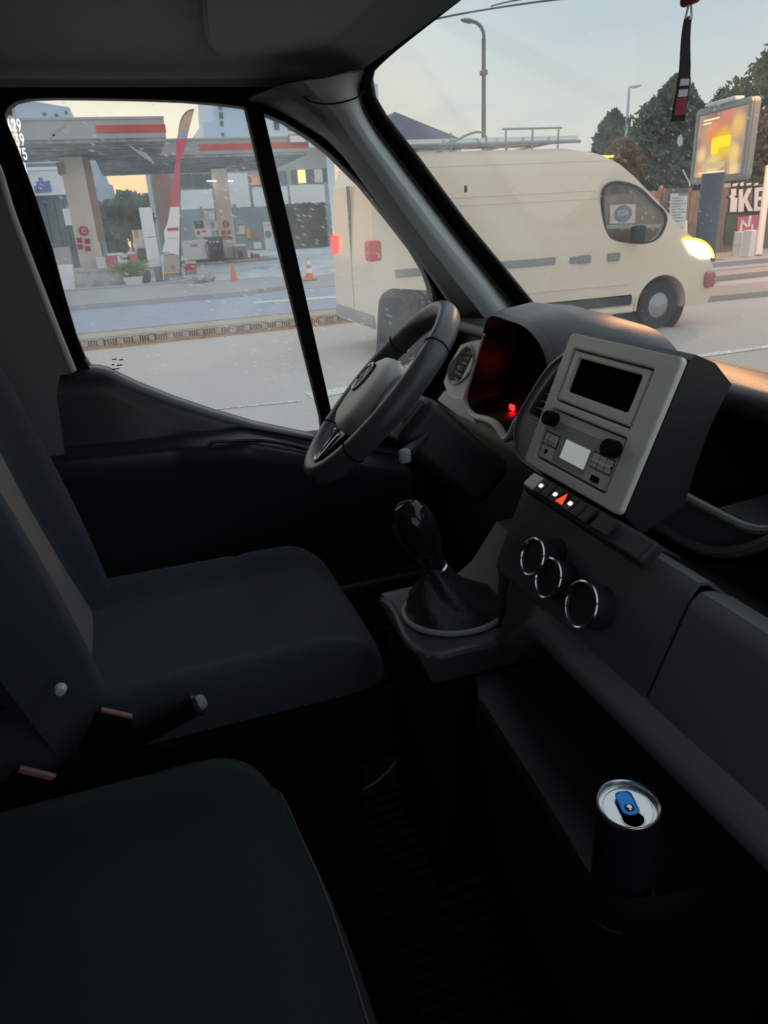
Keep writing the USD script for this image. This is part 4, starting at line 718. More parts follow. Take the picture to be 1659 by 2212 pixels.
# roof rack
for yy_ in (VY+.28, VY+VW-.28):
    part(va, 'rack_rail', tube([(3.3, yy_, 2.66), (6.15, yy_, 2.66)], .022, 8), 'steel')
    part(va, 'rack_hoop', tube(smooth([(3.4, yy_, 2.80), (4.55, yy_, 2.80), (4.68, yy_, 2.78), (4.72, yy_, 2.66)], 20), .014, 8), 'steel'); part(va, 'rack_hoop', tube([(4.95, yy_, 2.83), (5.85, yy_, 2.83)], .012, 8), 'steel')
    for x in (3.45, 4.2, 5.0, 5.4, 5.8): part(va, 'rack_post', tube([(x, yy_, 2.55), (x, yy_, 2.83 if x > 4.8 else 2.80)], .012, 6), 'steel')
for x in (3.4, 4.0, 4.6, 5.2, 5.8): part(va, 'rack_crossbar', rbox((x, VY+hwid, 2.665), (.05, VW-.5, .03), .01, seg=6), 'steel')
part(va, 'ladder', cat_([rbox((4.75, VY+.42+d, 2.71), (2.9, .03, .07), .01, seg=6) for d in (0, .34)]+[tube([(3.4+.26*k, VY+.42, 2.71), (3.4+.26*k, VY+.76, 2.71)], .014, 6) for k in range(11)]), 'aluminium')
part(va, 'load_tube', tube([(3.6, VY+1.1, 2.74), (5.9, VY+1.1, 2.74)], .07, 14), 'van_grey')
part(va, 'roof_lamp', rbox(V(1336, 339)+A_([0, .3, .03]), (.22, .10, .03), .012), 'amber', 'small amber roof light')
# ================================================================ PETROL STATION
def xr(px0, py0, px1, py1, y):
    a, b = at(px0, (py0+py1)/2, 1, y), at(px1, (py0+py1)/2, 1, y); t_, u_ = at((px0+px1)/2, py0, 1, y), at((px0+px1)/2, py1, 1, y)
    return a[0], b[0], u_[2], t_[2]
def xbox(px0, py0, px1, py1, y, d, ground=False, r=0):
    x0, x1, z0, z1 = xr(px0, py0, px1, py1, y)
    if ground is not False: z0 = float(ground)
    c, s = ((x0+x1)/2, y+d/2, (z0+z1)/2), (x1-x0, d, z1-z0)
    return rbox(c, s, r, seg=8) if r else box(c, s)
def panel(parent, name, px, y, mat, d=.03, label=None, r=0): return part(parent, name, xbox(*px, y-d, d, r=r), mat, label)
# canopies
ZT, ZR1, ZR0, ZF, ZB = 5.85, 5.55, 5.22, 5.0, 4.95
def canopy(label, x0, x1, y0, y1, rx0, rx1, ribs, z_=5.0):
    c = thing('station_canopy', label, 'canopy', ((x0+x1)/2, (y0+y1)/2, z_))
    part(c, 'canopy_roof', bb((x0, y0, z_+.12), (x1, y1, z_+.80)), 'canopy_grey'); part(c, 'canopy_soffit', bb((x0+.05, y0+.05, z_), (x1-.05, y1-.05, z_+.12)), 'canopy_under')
    part(c, 'red_stripe', bb((rx0, y0-.03, z_+.30), (rx1, y0, z_+.55)), 'canopy_red', 'red stripe along the front fascia')
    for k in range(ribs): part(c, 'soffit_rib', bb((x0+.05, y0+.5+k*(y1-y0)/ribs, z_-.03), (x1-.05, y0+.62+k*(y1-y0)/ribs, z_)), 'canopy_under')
    part(c, 'fascia_lip', bb((x0-.02, y0-.04, z_+.74), (x1+.02, y0, z_+.82)), 'canopy_grey'); return c
lx0 = at(0, 256, 1, 30.5)[0]-4; lx1 = at(353, 256, 1, 30.5)[0]; lr = at(208, 280, 1, 30.5)[0]
cA = canopy('left forecourt canopy, the nearer of the two, with a short red stripe', lx0, lx1, 30.5, 37.6, lr, lx1+.02, 7)
part(cA, 'red_return', bb((lx1, 30.5, 5.30), (lx1+.03, 37.4, 5.55)), 'canopy_red', 'red stripe along the side fascia')
rx0_ = at(436, 300, 1, 37.4)[0]-4.9; rx1_ = at(667, 300, 1, 37.4)[0]
cB = canopy('right forecourt canopy set back, with a long red stripe and white board on top', rx0_, rx1_, 37.7, 47.6, at(430, 325, 1, 37.7)[0], rx1_+.02, 8)
bx0, bx1, bz0, bz1 = xr(626, 293, 659, 307, 37.6); part(cB, 'top_board', bb((bx0, 37.55, bz0), (bx1, 37.62, bz1)), 'white_sign', 'small white board'); part(cB, 'board_frame', bb((bx0-.06, 37.60, bz0-.06), (bx1+.06, 37.64, bz1+.06)), 'frame_brown')
def column(label, pxt, pxb, w, d, y, marks):
    xc = at(*pxb, 1, y)[0]; c = thing('canopy_column', label, 'column', (xc, y, .03))
    part(c, 'shaft', rbox((xc, y+d/2, 2.56), (w, d, 4.80), .04, seg=8), 'column_beige')
    return c, xc
c1, xa = column('left canopy column with brown top, red disc and red squares', (160, 360), (196, 560), .95, .95, 35.0, 0)
part(c1, 'brown_cap', bb((xa-.60, 34.9, 4.3), (xa-.30, 35.96, 4.75)), 'rust_brown'); part(c1, 'brown_edge', bb((xa+.48, 34.98, 1.6), (xa+.72, 36.0, 4.95)), 'rust_brown', 'brown cladding down the far side')
c2, xb = column('right canopy column with red disc and four red squares above the cone', (470, 375), (497, 555), .88, .9, 44.0, 0)
def disc(c, px, py, r, y, name='red_disc'):
    p = at(px, py, 1, y); part(c, name, lathe([(r, 0), (r, .02), (0, .02)], p, -Y, 24), 'sign_red'); part(c, 'disc_letter', text('C', p+A_([-r*.45, -.03, -r*.5]), X, Z, r, .01), 'white_sign')
disc(c1, 181, 499, .20, 34.98); disc(c2, 488, 484, .19, 43.98)
for px, py, s in ((172, 519, '1'), (189, 521, '2'), (173, 533, 'E'), (190, 537, '3')):
    p = at(px, py, 1, 34.97); part(c1, 'red_square', box(p, (.20, .02, .20)), 'sign_red')
for px, py in ((483, 502), (495, 502), (485, 513), (496, 513)):
    p = at(px, py, 1, 43.97); part(c2, 'red_square', box(p, (.21, .02, .20)), 'sign_red')

for px, w in ((457, .55), (498, .3)):
    q = at(px, 391, 1, 43.6); part(c2, 'strip_lamp', rbox(q, (w, .12, .07), .02), 'lamp_glow', 'lit strip lamp on the column')
# shop building behind
BY = 62.0
sh = thing('station_shop', 'low station shop with grey-teal lower wall and white panels under the windows', 'building', (10, BY+5, 0))
px_l, px_r = at(330, 420, 1, BY)[0], at(712, 420, 1, BY)[0]
zt_, zm_, zb_ = at(540, 340, 1, BY)[2]+.6, at(520, 448, 1, BY)[2], 0
part(sh, 'lower_wall', bb((px_l, BY, 0), (px_r, BY+10, zm_)), 'teal_wall'); part(sh, 'upper_wall', bb((px_l, BY+.15, zm_), (px_r, BY+10, zt_)), 'canopy_grey')
for a in ((388, 410, 467, 452), (491, 374, 538, 448), (546, 405, 578, 446), (600, 403, 622, 442), (627, 399, 702, 440)): panel(sh, 'white_panel', a, BY+.12, 'white_panel', .10)
for k, a in enumerate(((389, 376, 414, 405), (417, 376, 440, 405), (443, 376, 464, 405), (543, 372, 562, 400), (565, 371, 580, 399), (597, 369, 620, 398), (630, 367, 642, 396), (644, 367, 660, 395), (662, 366, 677, 394), (697, 364, 706, 392))):
    w = panel(sh, 'shop_window', a, BY+.10, 'lamp_window' if k == 7 else 'window_dark', .05, 'window with a warm lamp on' if k == 7 else None)
part(sh, 'brick_pier', xbox(338, 372, 372, 470, BY-.3, .3, 0.), 'rust_brown')
panel(sh, 'window_poster', (679, 366, 697, 394), BY+.08, 'column_beige', .06)
for a in ((436, 446, 440, 500), (507, 441, 513, 500), (657, 436, 662, 470)): panel(sh, 'drain_pipe', a, BY, 'teal_wall', .12)
dr = part(sh, 'service_door', xbox(571, 482, 602, 536, BY-.12, .12, .02), 'white_sign', 'white service door'); part(dr, 'door_head', xbox(569, 479, 604, 484, BY-.2, .2), 'white_sign'); part(dr, 'door_sign', lathe([(.28, 0), (.28, .02), (0, .02)], at(579, 506, 1, BY-.13), -Y, 20), 'teal_wall')
panel(sh, 'wall_notice', (548, 502, 561, 514), BY-.02, 'frame_brown', .05); panel(sh, 'wall_notice', (548, 523, 565, 537), BY-.02, 'white_panel', .05); panel(sh, 'wall_notice', (511, 488, 529, 506), BY-.02, 'column_beige', .05, 'square beige notice'); panel(sh, 'wall_notice', (531, 493, 541, 515), BY-.02, 'orange_sign', .05, 'small ochre notice')
sl = thing('station_kiosk', 'dark glazed kiosk with a pale blue fascia board at the left', 'building', (-8, 56, 0))
kx0_, kx1_ = at(40, 480, 1, 50)[0]-1, at(212, 480, 1, 50)[0]
part(sl, 'kiosk_wall', bb((kx0_, 50, 0), (kx1_, 58, at(120, 352, 1, 50)[2])), 'shop_dark'); fb = part(sl, 'fascia_board', xbox(52, 365, 150, 422, 49.8, .2), 'white_panel', 'pale blue-white fascia board')
part(fb, 'fascia_trim', xbox(50, 360, 152, 367, 49.7, .3), 'white_sign'); fg = xr(72, 396, 100, 417, 49.78)
part(sl, 'fascia_figure', cat_([box((fg[0]+.5, 49.78, fg[2]+.32), (.55, .04, .6)), rbox((fg[0]+.5, 49.78, fg[2]+.72), (.22, .04, .22), .015), box((fg[0]+.15, 49.78, fg[2]+.2), (.2, .04, .4), None), box((fg[0]+.88, 49.78, fg[2]+.35), (.18, .04, .6))]), 'blue_ink', 'dark blue figure printed on the board')
for k in range(5): part(sl, 'glass_pane', xbox(68+20*k, 432, 86+20*k, 540, 49.9, .08), 'window_dark')
part(sl, 'light_panel', xbox(138, 450, 160, 487, 49.7, .15), 'white_panel')
# hedge and shrubs
def leaves(n, fn, size, seed, flat_=.5):
    r = np.random.default_rng(seed); P = fn(r, n); a = r.normal(size=(n, 3)); a /= np.linalg.norm(a, axis=1, keepdims=True); b = np.cross(a, r.normal(size=(n, 3))); b /= np.linalg.norm(b, axis=1, keepdims=True)
    s = (size*(.6+.8*r.random(n)))[:, None]; a, b = a*s, b*s*flat_; c = np.cross(a, b); c /= np.linalg.norm(c, axis=1, keepdims=True)+1e-9
    v = np.stack([P-a, P+b+c*s*.2, P+a, P-b+c*s*.2], 1).reshape(-1, 3); k = np.arange(n)*4
    return tm(v, np.concatenate([np.c_[k, k+1, k+2], np.c_[k, k+2, k+3]]))
def bush(label, cat, name, c, r3, n, size, mat, seed, stem=True):
    c = A_(c); t = thing(name, label, cat, (c[0], c[1], 0))
    def fn(r, n):
        d = r.normal(size=(n, 3)); d /= np.linalg.norm(d, axis=1, keepdims=True); return c+d*A_(r3)*(.55+.45*r.random((n, 1)))*(1+.12*np.sin(d[:, :1]*7+d[:, 2:]*5))
    part(t, 'foliage', leaves(n, fn, size, seed), mat, smooth_=False, kind='stuff'); part(t, 'core', trimesh.creation.icosphere(2, 1.0).apply_transform(np.diag([*(A_(r3)*.72), 1])).apply_translation(c), mat)
    if stem: part(t, 'trunk', cyl((c[0], c[1], -.02), (c[0], c[1], c[2]), .12, .08, 8), 'bark')
    return t
hx0, hx1, hz0, hz1 = xr(622, 440, 706, 537, 58)
hg = thing('hedge', 'dark clipped hedge against the shop wall beside the window bar', 'hedge', ((hx0+hx1)/2, 59, 0))
part(hg, 'hedge_core', bb((hx0+.2, 58.2, 0), (hx1-.2, 59.6, hz1-.2)), 'leaf_dark'); part(hg, 'foliage', leaves(5200, lambda r, n: np.c_[hx0+(hx1-hx0)*r.random(n), 57.9+.5*r.random(n), hz1*r.random(n)], .16, 3), 'leaf_dark', smooth_=False, kind='stuff')
p = at(287, 480, 1, 46); bush('round green shrub under the canopy gap', 'shrub', 'shrub', (p[0], 46, p[2]), (1.15, 1.0, 1.05), 1800, .16, 'leaf_dark', 5)
p = at(235, 430, 1, 75); bush('broad dim tree behind the left column, under the orange sky gap', 'tree', 'tree', (p[0]-.6, 75, p[2]-2.6), (1.9, 1.8, 2.6), 2200, .30, 'leaf_far', 6)
p = at(300, 436, 1, 95); bush('low far tree on the skyline in the orange gap', 'tree', 'tree', (p[0]+1, 95, p[2]-1.6), (6.0, 3, 2.8), 3500, .35, 'leaf_far', 7)
p = at(268, 428, 1, 84); bush('small far tree left on the skyline in the orange gap', 'tree', 'tree', (p[0], 84, p[2]-.9), (1.3, 1, 1.7), 900, .25, 'leaf_far', 8)
# pumps and forecourt things
def pump(label, parts_, loc): 
    t = thing('fuel_pump', label, 'fuel pump', loc, None)
    for nm, m, mt in parts_: part(t, nm, m, mt)
    return t
y = 40.
pump('left fuel pump with ochre and red panels and black hoses', [('cabinet', xbox(290, 496, 322, 566, y, .8, .03), 'pump_white'), ('ochre_panel', xbox(290, 497, 299, 513, y-.04, .04), 'orange_sign'), ('red_panel', xbox(311, 518, 317, 528, y-.04, .04), 'sign_red'), ('hose_rack', xbox(299, 536, 319, 562, y-.25, .22), 'pump_dark')]+[('hose', tube(smooth([at(301+5*k, 540, 1, y-.3), at(299+5*k, 556, 1, y-.5), at(303+5*k, 566, 1, y-.4), at(305+5*k, 552, 1, y-.3)], 14), .035, 6), 'pump_dark') for k in range(4)]+[('nozzle', rbox(at(303+9*k, 550, 1, y-.45), (.10, .1, .10), .03), 'orange_sign') for k in range(2)], (at(306, 566, 1, y)[0], y, 0))
y = 42.
pump('right fuel pump with pale display heads and grey hose bay', [('cabinet', xbox(396, 522, 450, 561, y, .8), 'pump_white'), ('cabinet_cap', xbox(395, 519, 449, 523, y-.05, .9), 'white_sign'), ('base', xbox(398, 560, 492, 572, y, .9, .15), 'pump_dark'), ('hose_bay', xbox(447, 512, 483, 560, y+.05, .7), 'pump_dark'), ('display_head', xbox(442, 456, 464, 476, y+.1, .4), 'column_beige'), ('display_head', xbox(440, 477, 470, 498, y+.1, .4), 'column_beige'), ('display_head', xbox(452, 456, 464, 474, y+.05, .1), 'white_sign'), ('display_screen', xbox(456, 479, 463, 492, y+.04, .08), 'bin_grey'), ('brand_head', xbox(422, 494, 456, 511, y+.05, .3), 'pump_white'), ('red_mark', xbox(426, 499, 432, 507, y+.02, .05), 'sign_red'), ('red_mark', xbox(436, 498, 446, 501, y+.02, .05), 'sign_red'), ('pump_pole', xbox(466, 456, 470, 520, y+.3, .2), 'bin_grey'), ('dark_screen', xbox(421, 477, 439, 493, y+.05, .3), 'pump_dark')]+[('hose', tube(smooth([at(449+7*k, 522, 1, y), at(447+7*k, 545, 1, y-.25), at(451+7*k, 556, 1, y-.2), at(453+7*k, 530, 1, y)], 14), .035, 6), 'pump_dark') for k in range(5)]+[('nozzle', rbox(at(454+7.5*k, 523, 1, y-.1), (.10, .1, .10), .03), 'white_sign') for k in range(3)], (at(440, 572, 1, y)[0], y, 0))
m = text('Total', at(411, 533, 1, 41.94), X, Z, .12, .01); part('/World/fuel_pump_001', 'lettering', m, 'dark_ink')
y = 34.
rw_ = thing('sales_cabinet', 'red and white low cabinet behind the planter', 'cabinet', (at(262, 575, 1, y)[0], y, .03))
part(rw_, 'red_side', xbox(232, 552, 255, 580, y, .7, .03), 'flag_red'); part(rw_, 'white_middle', xbox(255, 552, 277, 580, y-.02, .7, .03), 'pump_white'); part(rw_, 'red_side', xbox(277, 550, 298, 580, y, .7, .03), 'flag_red'); part(rw_, 'cabinet_top', xbox(231, 547, 263, 552, y-.05, .8), 'white_sign'); part(rw_, 'lettering', text('Total', at(259, 562, 1, y-.03), X, Z, .13, .01), 'dark_ink')
blu = thing('ice_chest', 'pale blue chest between the left column and the red cabinet', 'chest', (at(220, 580, 1, 34.1)[0], 34.1, .03)); part(blu, 'chest', xbox(208, 555, 231, 582, 34.1, .7, .03, .03), 'white_panel')
# white information post and its pole
y = 29.5
ip = thing('information_post', 'leaning-looking white information post on a grey pole beside the flag', 'sign post', (at(337, 612, 1, y)[0], y, .03))
xq = at(325, 520, 1, y)[0]; zq = (zat(A_([xq, y, 0]), 577), zat(A_([xq, y, 0]), 513), zat(A_([xq, y, 0]), 447))
part(ip, 'upper_panel', rbox((xq, y, (zq[1]+zq[2])/2), (.46, .10, zq[2]-zq[1]-.03), .03, seg=8), 'white_sign'); part(ip, 'lower_panel', rbox((xq, y, (zq[0]+zq[1])/2), (.46, .12, zq[1]-zq[0]), .03, seg=8), 'white_sign'); part(ip, 'pole', cyl((xq+.1, y+.12, .03), (xq+.1, y+.12, zq[2]-.2), .14), 'bin_grey')
# feather flag
y = 28.4
fu = [(380, 350), (382, 300), (386, 284), (390, 268), (397, 250), (407, 241), (419, 238), (413, 262), (407, 285), (400, 318), (390, 352)]; fo = [(390, 350), (388, 400), (388, 470), (387, 552), (366, 545), (350, 545), (356, 520), (354, 500), (362, 480), (369, 440), (374, 395), (379, 349)]
fp = A_([at(a, b, 1, y) for a, b in fo]); fl_ = thing('feather_flag', 'tall red and white feather flag with an orange tip on the forecourt', 'flag', (at(388, 610, 1, y)[0], y, .03))
fx = lambda P: shapely.Polygon(A_(P)[:, [0, 2]]).buffer(0)
fs_ = fx(fp).union(fx([at(a, b, 1, y) for a, b in fu]))
def band(z0, z1, nm, mt, lab):
    g = fs_.intersection(shapely.box(-50, z0, 50, z1))
    part(fl_, nm, flat(g, (0, y, 0), X, Z, -Y, .025), mt, lab)
za, zb2, zc_ = at(400, 282, 1, y)[2], at(395, 300, 1, y)[2], at(378, 447, 1, y)[2]
band(za, 40, 'flag_cloth', 'flag_orange', 'orange tip of the flag'); band(zb2, za, 'flag_cloth', 'flag_purple', 'purple band'); band(zc_, zb2, 'flag_cloth', 'flag_red', 'red middle of the flag'); band(0, zc_, 'flag_cloth', 'flag_white', 'white foot of the flag')
part(fl_, 'flag_mark', rbox(at(374, 495, 1, y-.04), (.40, .02, .09), .008), 'sign_red', 'red wordmark stroke'); part(fl_, 'flag_text', rbox(at(372, 513, 1, y-.04), (.36, .02, .025), .008), 'white_panel')
part(fl_, 'flag_pole', tube(smooth(A_([at(391, 612, 1, y+.04), at(389, 540, 1, y+.04), at(388, 450, 1, y+.04), at(387, 340, 1, y+.04), at(386, 300, 1, y+.04), at(390, 267, 1, y+.04), at(397, 249, 1, y+.04), at(407, 240, 1, y+.04), at(419, 237, 1, y+.04)]), 40), .03, 8), 'lamp_metal'); part(fl_, 'flag_base', rbox((at(391, 612, 1, y)[0], y, .08), (.7, .6, .10), .03), 'concrete')
# bins and bollards
y = 29.2
bn = thing('litter_bin', 'beige metal bin with a dark mark standing under the flag', 'bin', (at(371, 585, 1, y)[0], y, .03)); part(bn, 'bin_body', xbox(354, 551, 391, 586, y, .5, False, .03), 'bin_beige'); part(bn, 'bin_mark', cat_([rbox(at(373, 577, 1, y-.01), (.14, .02, .14), .008)]), 'bin_grey'); part(bn, 'bin_frame', tube([at(353, 606, 1, y), at(352, 551, 1, y), at(357, 548, 1, y), at(389, 547, 1, y), at(391, 590, 1, y)], .025, 6), 'white_sign'); part(bn, 'orange_foot', rbox(at(366, 590, 1, y), (.4, .1, .06), .02), 'orange_sign'); part(bn, 'plinth', xbox(354, 592, 395, 612, y, .5, .03), 'concrete')
y = 33.
b2 = thing('litter_bin', 'red litter bin with a beige lid right of the flag', 'bin', (at(412, 590, 1, y)[0], y, .03)); part(b2, 'bin_body', xbox(400, 570, 424, 588, y, .5, .03, .03), 'sign_red'); part(b2, 'bin_lid', xbox(399, 564, 424, 571, y-.02, .54, False, .03), 'bin_beige'); part(b2, 'bin_foot', xbox(402, 583, 424, 592, y-.02, .5, .03), 'bin_grey')
y = 42.9
b3 = thing('litter_bin', 'dark grey bin with a mark, right of the right column', 'bin', (at(522, 566, 1, y)[0], y, .03)); part(b3, 'bin_body', xbox(507, 531, 535, 567, y, .7, .16, .04), 'bin_grey'); part(b3, 'bin_top', xbox(506, 528, 532, 532, y-.03, .76), 'white_sign'); part(b3, 'bin_mark', rbox(at(520, 549, 1, y-.01), (.22, .02, .32), .009), 'pump_dark')
b4 = thing('bollard', 'short bollard with a red cap at the end of the pump island', 'bollard', (at(552, 567, 1, y)[0], y, .03)); part(b4, 'bollard_post', xbox(544, 545, 562, 567, y, .5, .16, .05), 'bin_grey'); part(b4, 'red_cap', xbox(544, 549, 561, 559, y-.03, .56, False, .05), 'sign_red'); part(b4, 'white_cap', xbox(545, 543, 561, 549, y-.02, .52, False, .04), 'white_panel')
isl = thing('pump_island', 'long low concrete island under the right pumps', 'kerb island', (8, 42, .03)); part(isl, 'island', rbox((at(480, 570, 1, 42.5)[0], 43.4, .09), (6.0, 3.6, .11), .04), 'concrete')
# low concrete wall, bollards, planter
y = 29.2
cw = thing('concrete_wall', 'low weathered concrete wall in front of the pumps', 'wall', (at(213, 625, 1, y)[0], y, 0)); part(cw, 'wall_slab', xbox(162, 584, 270, 626, y, .4, 0., .03), 'concrete'); part(cw, 'wall_coping', xbox(161, 581, 262, 586, y-.03, .46), 'concrete')
for a, l in (((126, 572, 157, 588), 'upper'), ((125, 608, 164, 627), 'lower')):
    k = thing('concrete_block', f'{l} whitish concrete block left of the low wall', 'block', (at((a[0]+a[2])/2, a[3], 1, 29.4)[0], 29.4, 0)); part(k, 'block', xbox(*a, 29.4 if l == 'lower' else 30.4, .5, 0., .03), 'white_sign')
gb_ = thing('storage_box', 'brown-grey box behind the white blocks', 'box', (at(137, 560, 1, 33)[0], 33, .03)); part(gb_, 'box', xbox(118, 534, 152, 574, 33, .8, .03, .04), 'bin_beige')
y = 28.3
pl = thing('planter', 'concrete planter overflowing with yellow-green grass by the low wall', 'planter', (at(288, 622, 1, y)[0], y, 0)); q = xr(267, 598, 311, 622, y)
part(pl, 'planter_box', loft([[(q[0]+.12, y, 0), (q[1]-.12, y, 0), (q[1]-.12, y+.6, 0), (q[0]+.12, y+.6, 0)], [(q[0], y-.05, q[3]), (q[1], y-.05, q[3]), (q[1], y+.65, q[3]), (q[0], y+.65, q[3])]]), 'planter')
r = np.random.default_rng(9); bl = []
for k in range(420):
    b0 = A_([q[0]+.08+(q[1]-q[0]-.16)*r.random(), y+.1+.4*r.random(), q[3]-.03]); d = A_([np.clip(r.normal()*.30, -.5, .5), np.clip(r.normal()*.12, -.2, .2), .35+.45*r.random()]); e = b0+d*.6; f_ = b0+d+A_([d[0]*.5, d[1]*.5, -.15]); w = np.cross(d, A_([r.normal(), r.normal(), 0])); w = w/(np.linalg.norm(w)+1e-9)*.018
    bl.append(tm([b0-w, b0+w, e-w, e+w, f_], [[0, 1, 3], [0, 3, 2], [2, 3, 4]]))
part(pl, 'grass', cat_(bl), 'leaf_grass', smooth_=False, kind='stuff')
bag = thing('rubbish_bag', 'dark rubbish bag against the foot of the information post', 'bag', (at(318, 616, 1, 29.4)[0], 29.4, 0)); part(bag, 'bag', trimesh.creation.icosphere(3, 1.).apply_transform(np.diag([.20, .2, .32, 1])).apply_translation((at(318, 616, 1, 29.4)[0], 29.4, .3)), 'pump_dark')
# rubble by the kerb
r = np.random.default_rng(12)
for k in range(7):
    p = at(392+9*k, 612+r.uniform(-3, 4), 2, .06); s = r.uniform(.14, .34)
    t = thing('rubble_slab', 'broken grey slab lying in the rubble patch by the forecourt kerb', 'rubble', (p[0], p[1], .05), 'broken slabs by the kerb'); R3, _ = np.linalg.qr(r.normal(size=(3, 3))*.3+np.eye(3)); part(t, 'slab', box((p[0], p[1], .14), (s*2.2, s*1.5, .10), R3), 'concrete')
# traffic cones
def cone(label, px, py_t, py_b, cols, scale=1.):
    g = at(px, py_b, 2, .03); h = zat(g, py_t)-.03; t = thing('traffic_cone', label, 'traffic cone', (g[0], g[1], .03)); g = A_([g[0], g[1], .03])
    part(t, 'cone_base', rbox(g+Z*.025, (h*.62, h*.62, .05), .02), cols[0])
    zs = [.05, .32*h, .52*h, .68*h, .86*h, h]; rr = lambda z: h*(.21-.18*z/h)
    for a, b, c_ in zip(zs, zs[1:], (cols[0], cols[1], cols[0], cols[1], cols[0])): part(t, 'cone_band', cyl(g+Z*a, g+Z*b, rr(a), rr(b), 24), c_)
cone('faded dull red traffic cone in front of the right column', 507, 566, 612, ('cone_faded', 'cone_faded')); cone('bright orange and white traffic cone right of the window bar', 669, 556, 605, ('cone_orange', 'white_sign'))
for a in ([(545, 580), (561, 576), (586, 576), (575, 582)], [(596, 580), (606, 575), (632, 574), (622, 580)]):
    t = thing('drain_cover', ('left' if a[0][0] < 580 else 'right')+' dark drain cover set in the forecourt', 'drain cover', at(*a[0], 2, .03)); part(t, 'cover', plate([at(x, y_, 2, .031) for x, y_ in a], Z, .008), 'teal_wall')
# price totem
y = 22.
tx0, tx1, tz0, tz1 = xr(-30, 240, 52, 420, y)
to_ = thing('price_totem', 'tall dark price sign with lit white numerals at the left window edge', 'sign', ((tx0+tx1)/2, y, 0))
tb = lambda px, py: at(px, py, 1, y)
part(to_, 'totem_body', plate([tb(-40, 215), tb(26, 215), tb(62, 470), tb(90, 620), tb(-10, 620)], Y, .35), 'totem_grey'); part(to_, 'totem_head', plate([tb(-40, 180), tb(20, 200), tb(27, 250), tb(-40, 235)], Y, .34), 'white_panel')
for (px, py, tx_) in ((4, 281, '1.629'), (11, 312, '1.839'), (17, 343, '1.775'), (28, 374, '888'), (38, 403, '2')):
    part(to_, 'price_row', text(tx_, tb(px-(3 if len(tx_) == 5 else -1), py+3)-Y*.02, X*.50, Z, .27, .02), 'digit', 'lit price numerals')
part(to_, 'red_tab', box(tb(52, 424)-Y*.02, (.10, .03, .14)), 'sign_red')
# towers behind
def tower(label, poly, y, d, mat, wins, wy=0):
    P = A_([at(a, b, 1, y) for a, b in poly]); P[:, 2] = np.where(P[:, 2] < max(6, np.sort(P[:, 2])[1]+.5), 0, P[:, 2])
    t = thing('apartment_tower', label, 'building', (P[:, 0].mean(), y+d/2, 0)); part(t, 'tower_wall', plate(P, Y, d), mat)
    for a in wins: w = part(t, 'tower_window', xbox(*a, y-.15, .2), 'window_dark')
    return t
tower('pale blue tower block above the left canopy with a slanting roof line', [(-60, 150), (60, 200), (74, 219), (150, 232), (153, 262), (160, 420), (-60, 420)], 120, 20, 'tower_blue', [(20, 240, 28, 246), (92, 243, 99, 249), (118, 246, 125, 252), (57, 208, 64, 219), (140, 240, 145, 246)])
tower('stepped pale tower block behind the right canopy, left of the window bar', [(438, 264), (461, 262), (457, 170), (545, 170), (548, 420), (445, 420)], 130, 25, 'tower_blue', [(472, 225, 479, 236), (474, 243, 482, 256), (476, 262, 482, 272), (479, 287, 484, 294)])
tower('light tower block seen in the quarter window', [(492, 170), (716, 170), (722, 430), (496, 430)], 160, 25, 'tower_light', [(592, 262, 603, 281), (622, 265, 633, 282), (692, 343, 701, 352), (655, 262, 664, 280), (592, 225, 603, 244)])
tower('dim grey-blue block behind the left column, stepping down to the sky gap', [(150, 330), (214, 330), (216, 372), (228, 376), (232, 396), (243, 400), (247, 430), (258, 436), (150, 436)], 98, 15, 'tower_blue', [(190, 385, 196, 393), (200, 405, 206, 413)])
tower('narrow blue tower at the pillar edge of the windscreen', [(790, 176), (816, 182), (822, 330), (790, 330)], 150, 20, 'tower_blue', [])
y = 70
P = A_([at(a, b, 1, y) for a, b in [(800, 306), (850, 243), (990, 300), (988, 306), (988, 420), (800, 420)]])
ho = thing('gabled_house', 'pale house with a dark slate gable roof beyond the passing van', 'house', (P[:, 0].mean(), y, 0)); Pz = P.copy(); Pz[:, 2] = np.where(Pz[:, 2] < 4, 0, Pz[:, 2])
part(ho, 'house_wall', plate(A_([Pz[0], Pz[3], Pz[4], Pz[5]]), Y, 9), 'house_wall'); part(ho, 'house_roof', plate(A_([P[0], P[1], P[2], P[3]])-Y*.4, Y, 9.8), 'roof_slate')
for k in range(3): part(ho, 'house_window', xbox(925+22*k, 313, 938+22*k, 324, y-.1, .15), 'white_sign')
# ================================================================ RIGHT HAND BACKGROUND
# brown board fence, traced along its foot on the ground
f0, f1 = at(1415, 566, 2, 0), at(1800, 530, 2, 0); fd = (f1-f0); fL = np.linalg.norm(fd); fd /= fL; fnn = A_([fd[1], -fd[0], 0])   # towards the road
def FP(px, py):                       # point of the fence face seen at a pixel
    return onp(px, py, f0, fnn)
f00 = f0-fd*6.0; hF = FP(1560, 405)[2]
fe = thing('board_fence', 'long dark brown fence wall behind the billboard pole', 'fence', f00); npn = 12; LF = fL+6
for k in range(npn):
    a = f00+fd*LF*k/npn; b = f00+fd*(LF*(k+1)/npn-.03); hh = hF+.05*((k*7) % 3-1)
    part(fe, 'fence_panel', plate([a+Z*.02, b+Z*.02, b+Z*hh, a+Z*hh], -fnn, .06), 'fence_brown')
    part(fe, 'fence_post', box((a-fnn*.10+Z*(hh/2+.05)), (.10, .10, hh+.1)), 'frame_brown')
def fquad(P, mat, d=.03, off=.02):
    Q = A_([FP(x, y) for x, y in P])+fnn*off; return plate(Q, fnn, d)
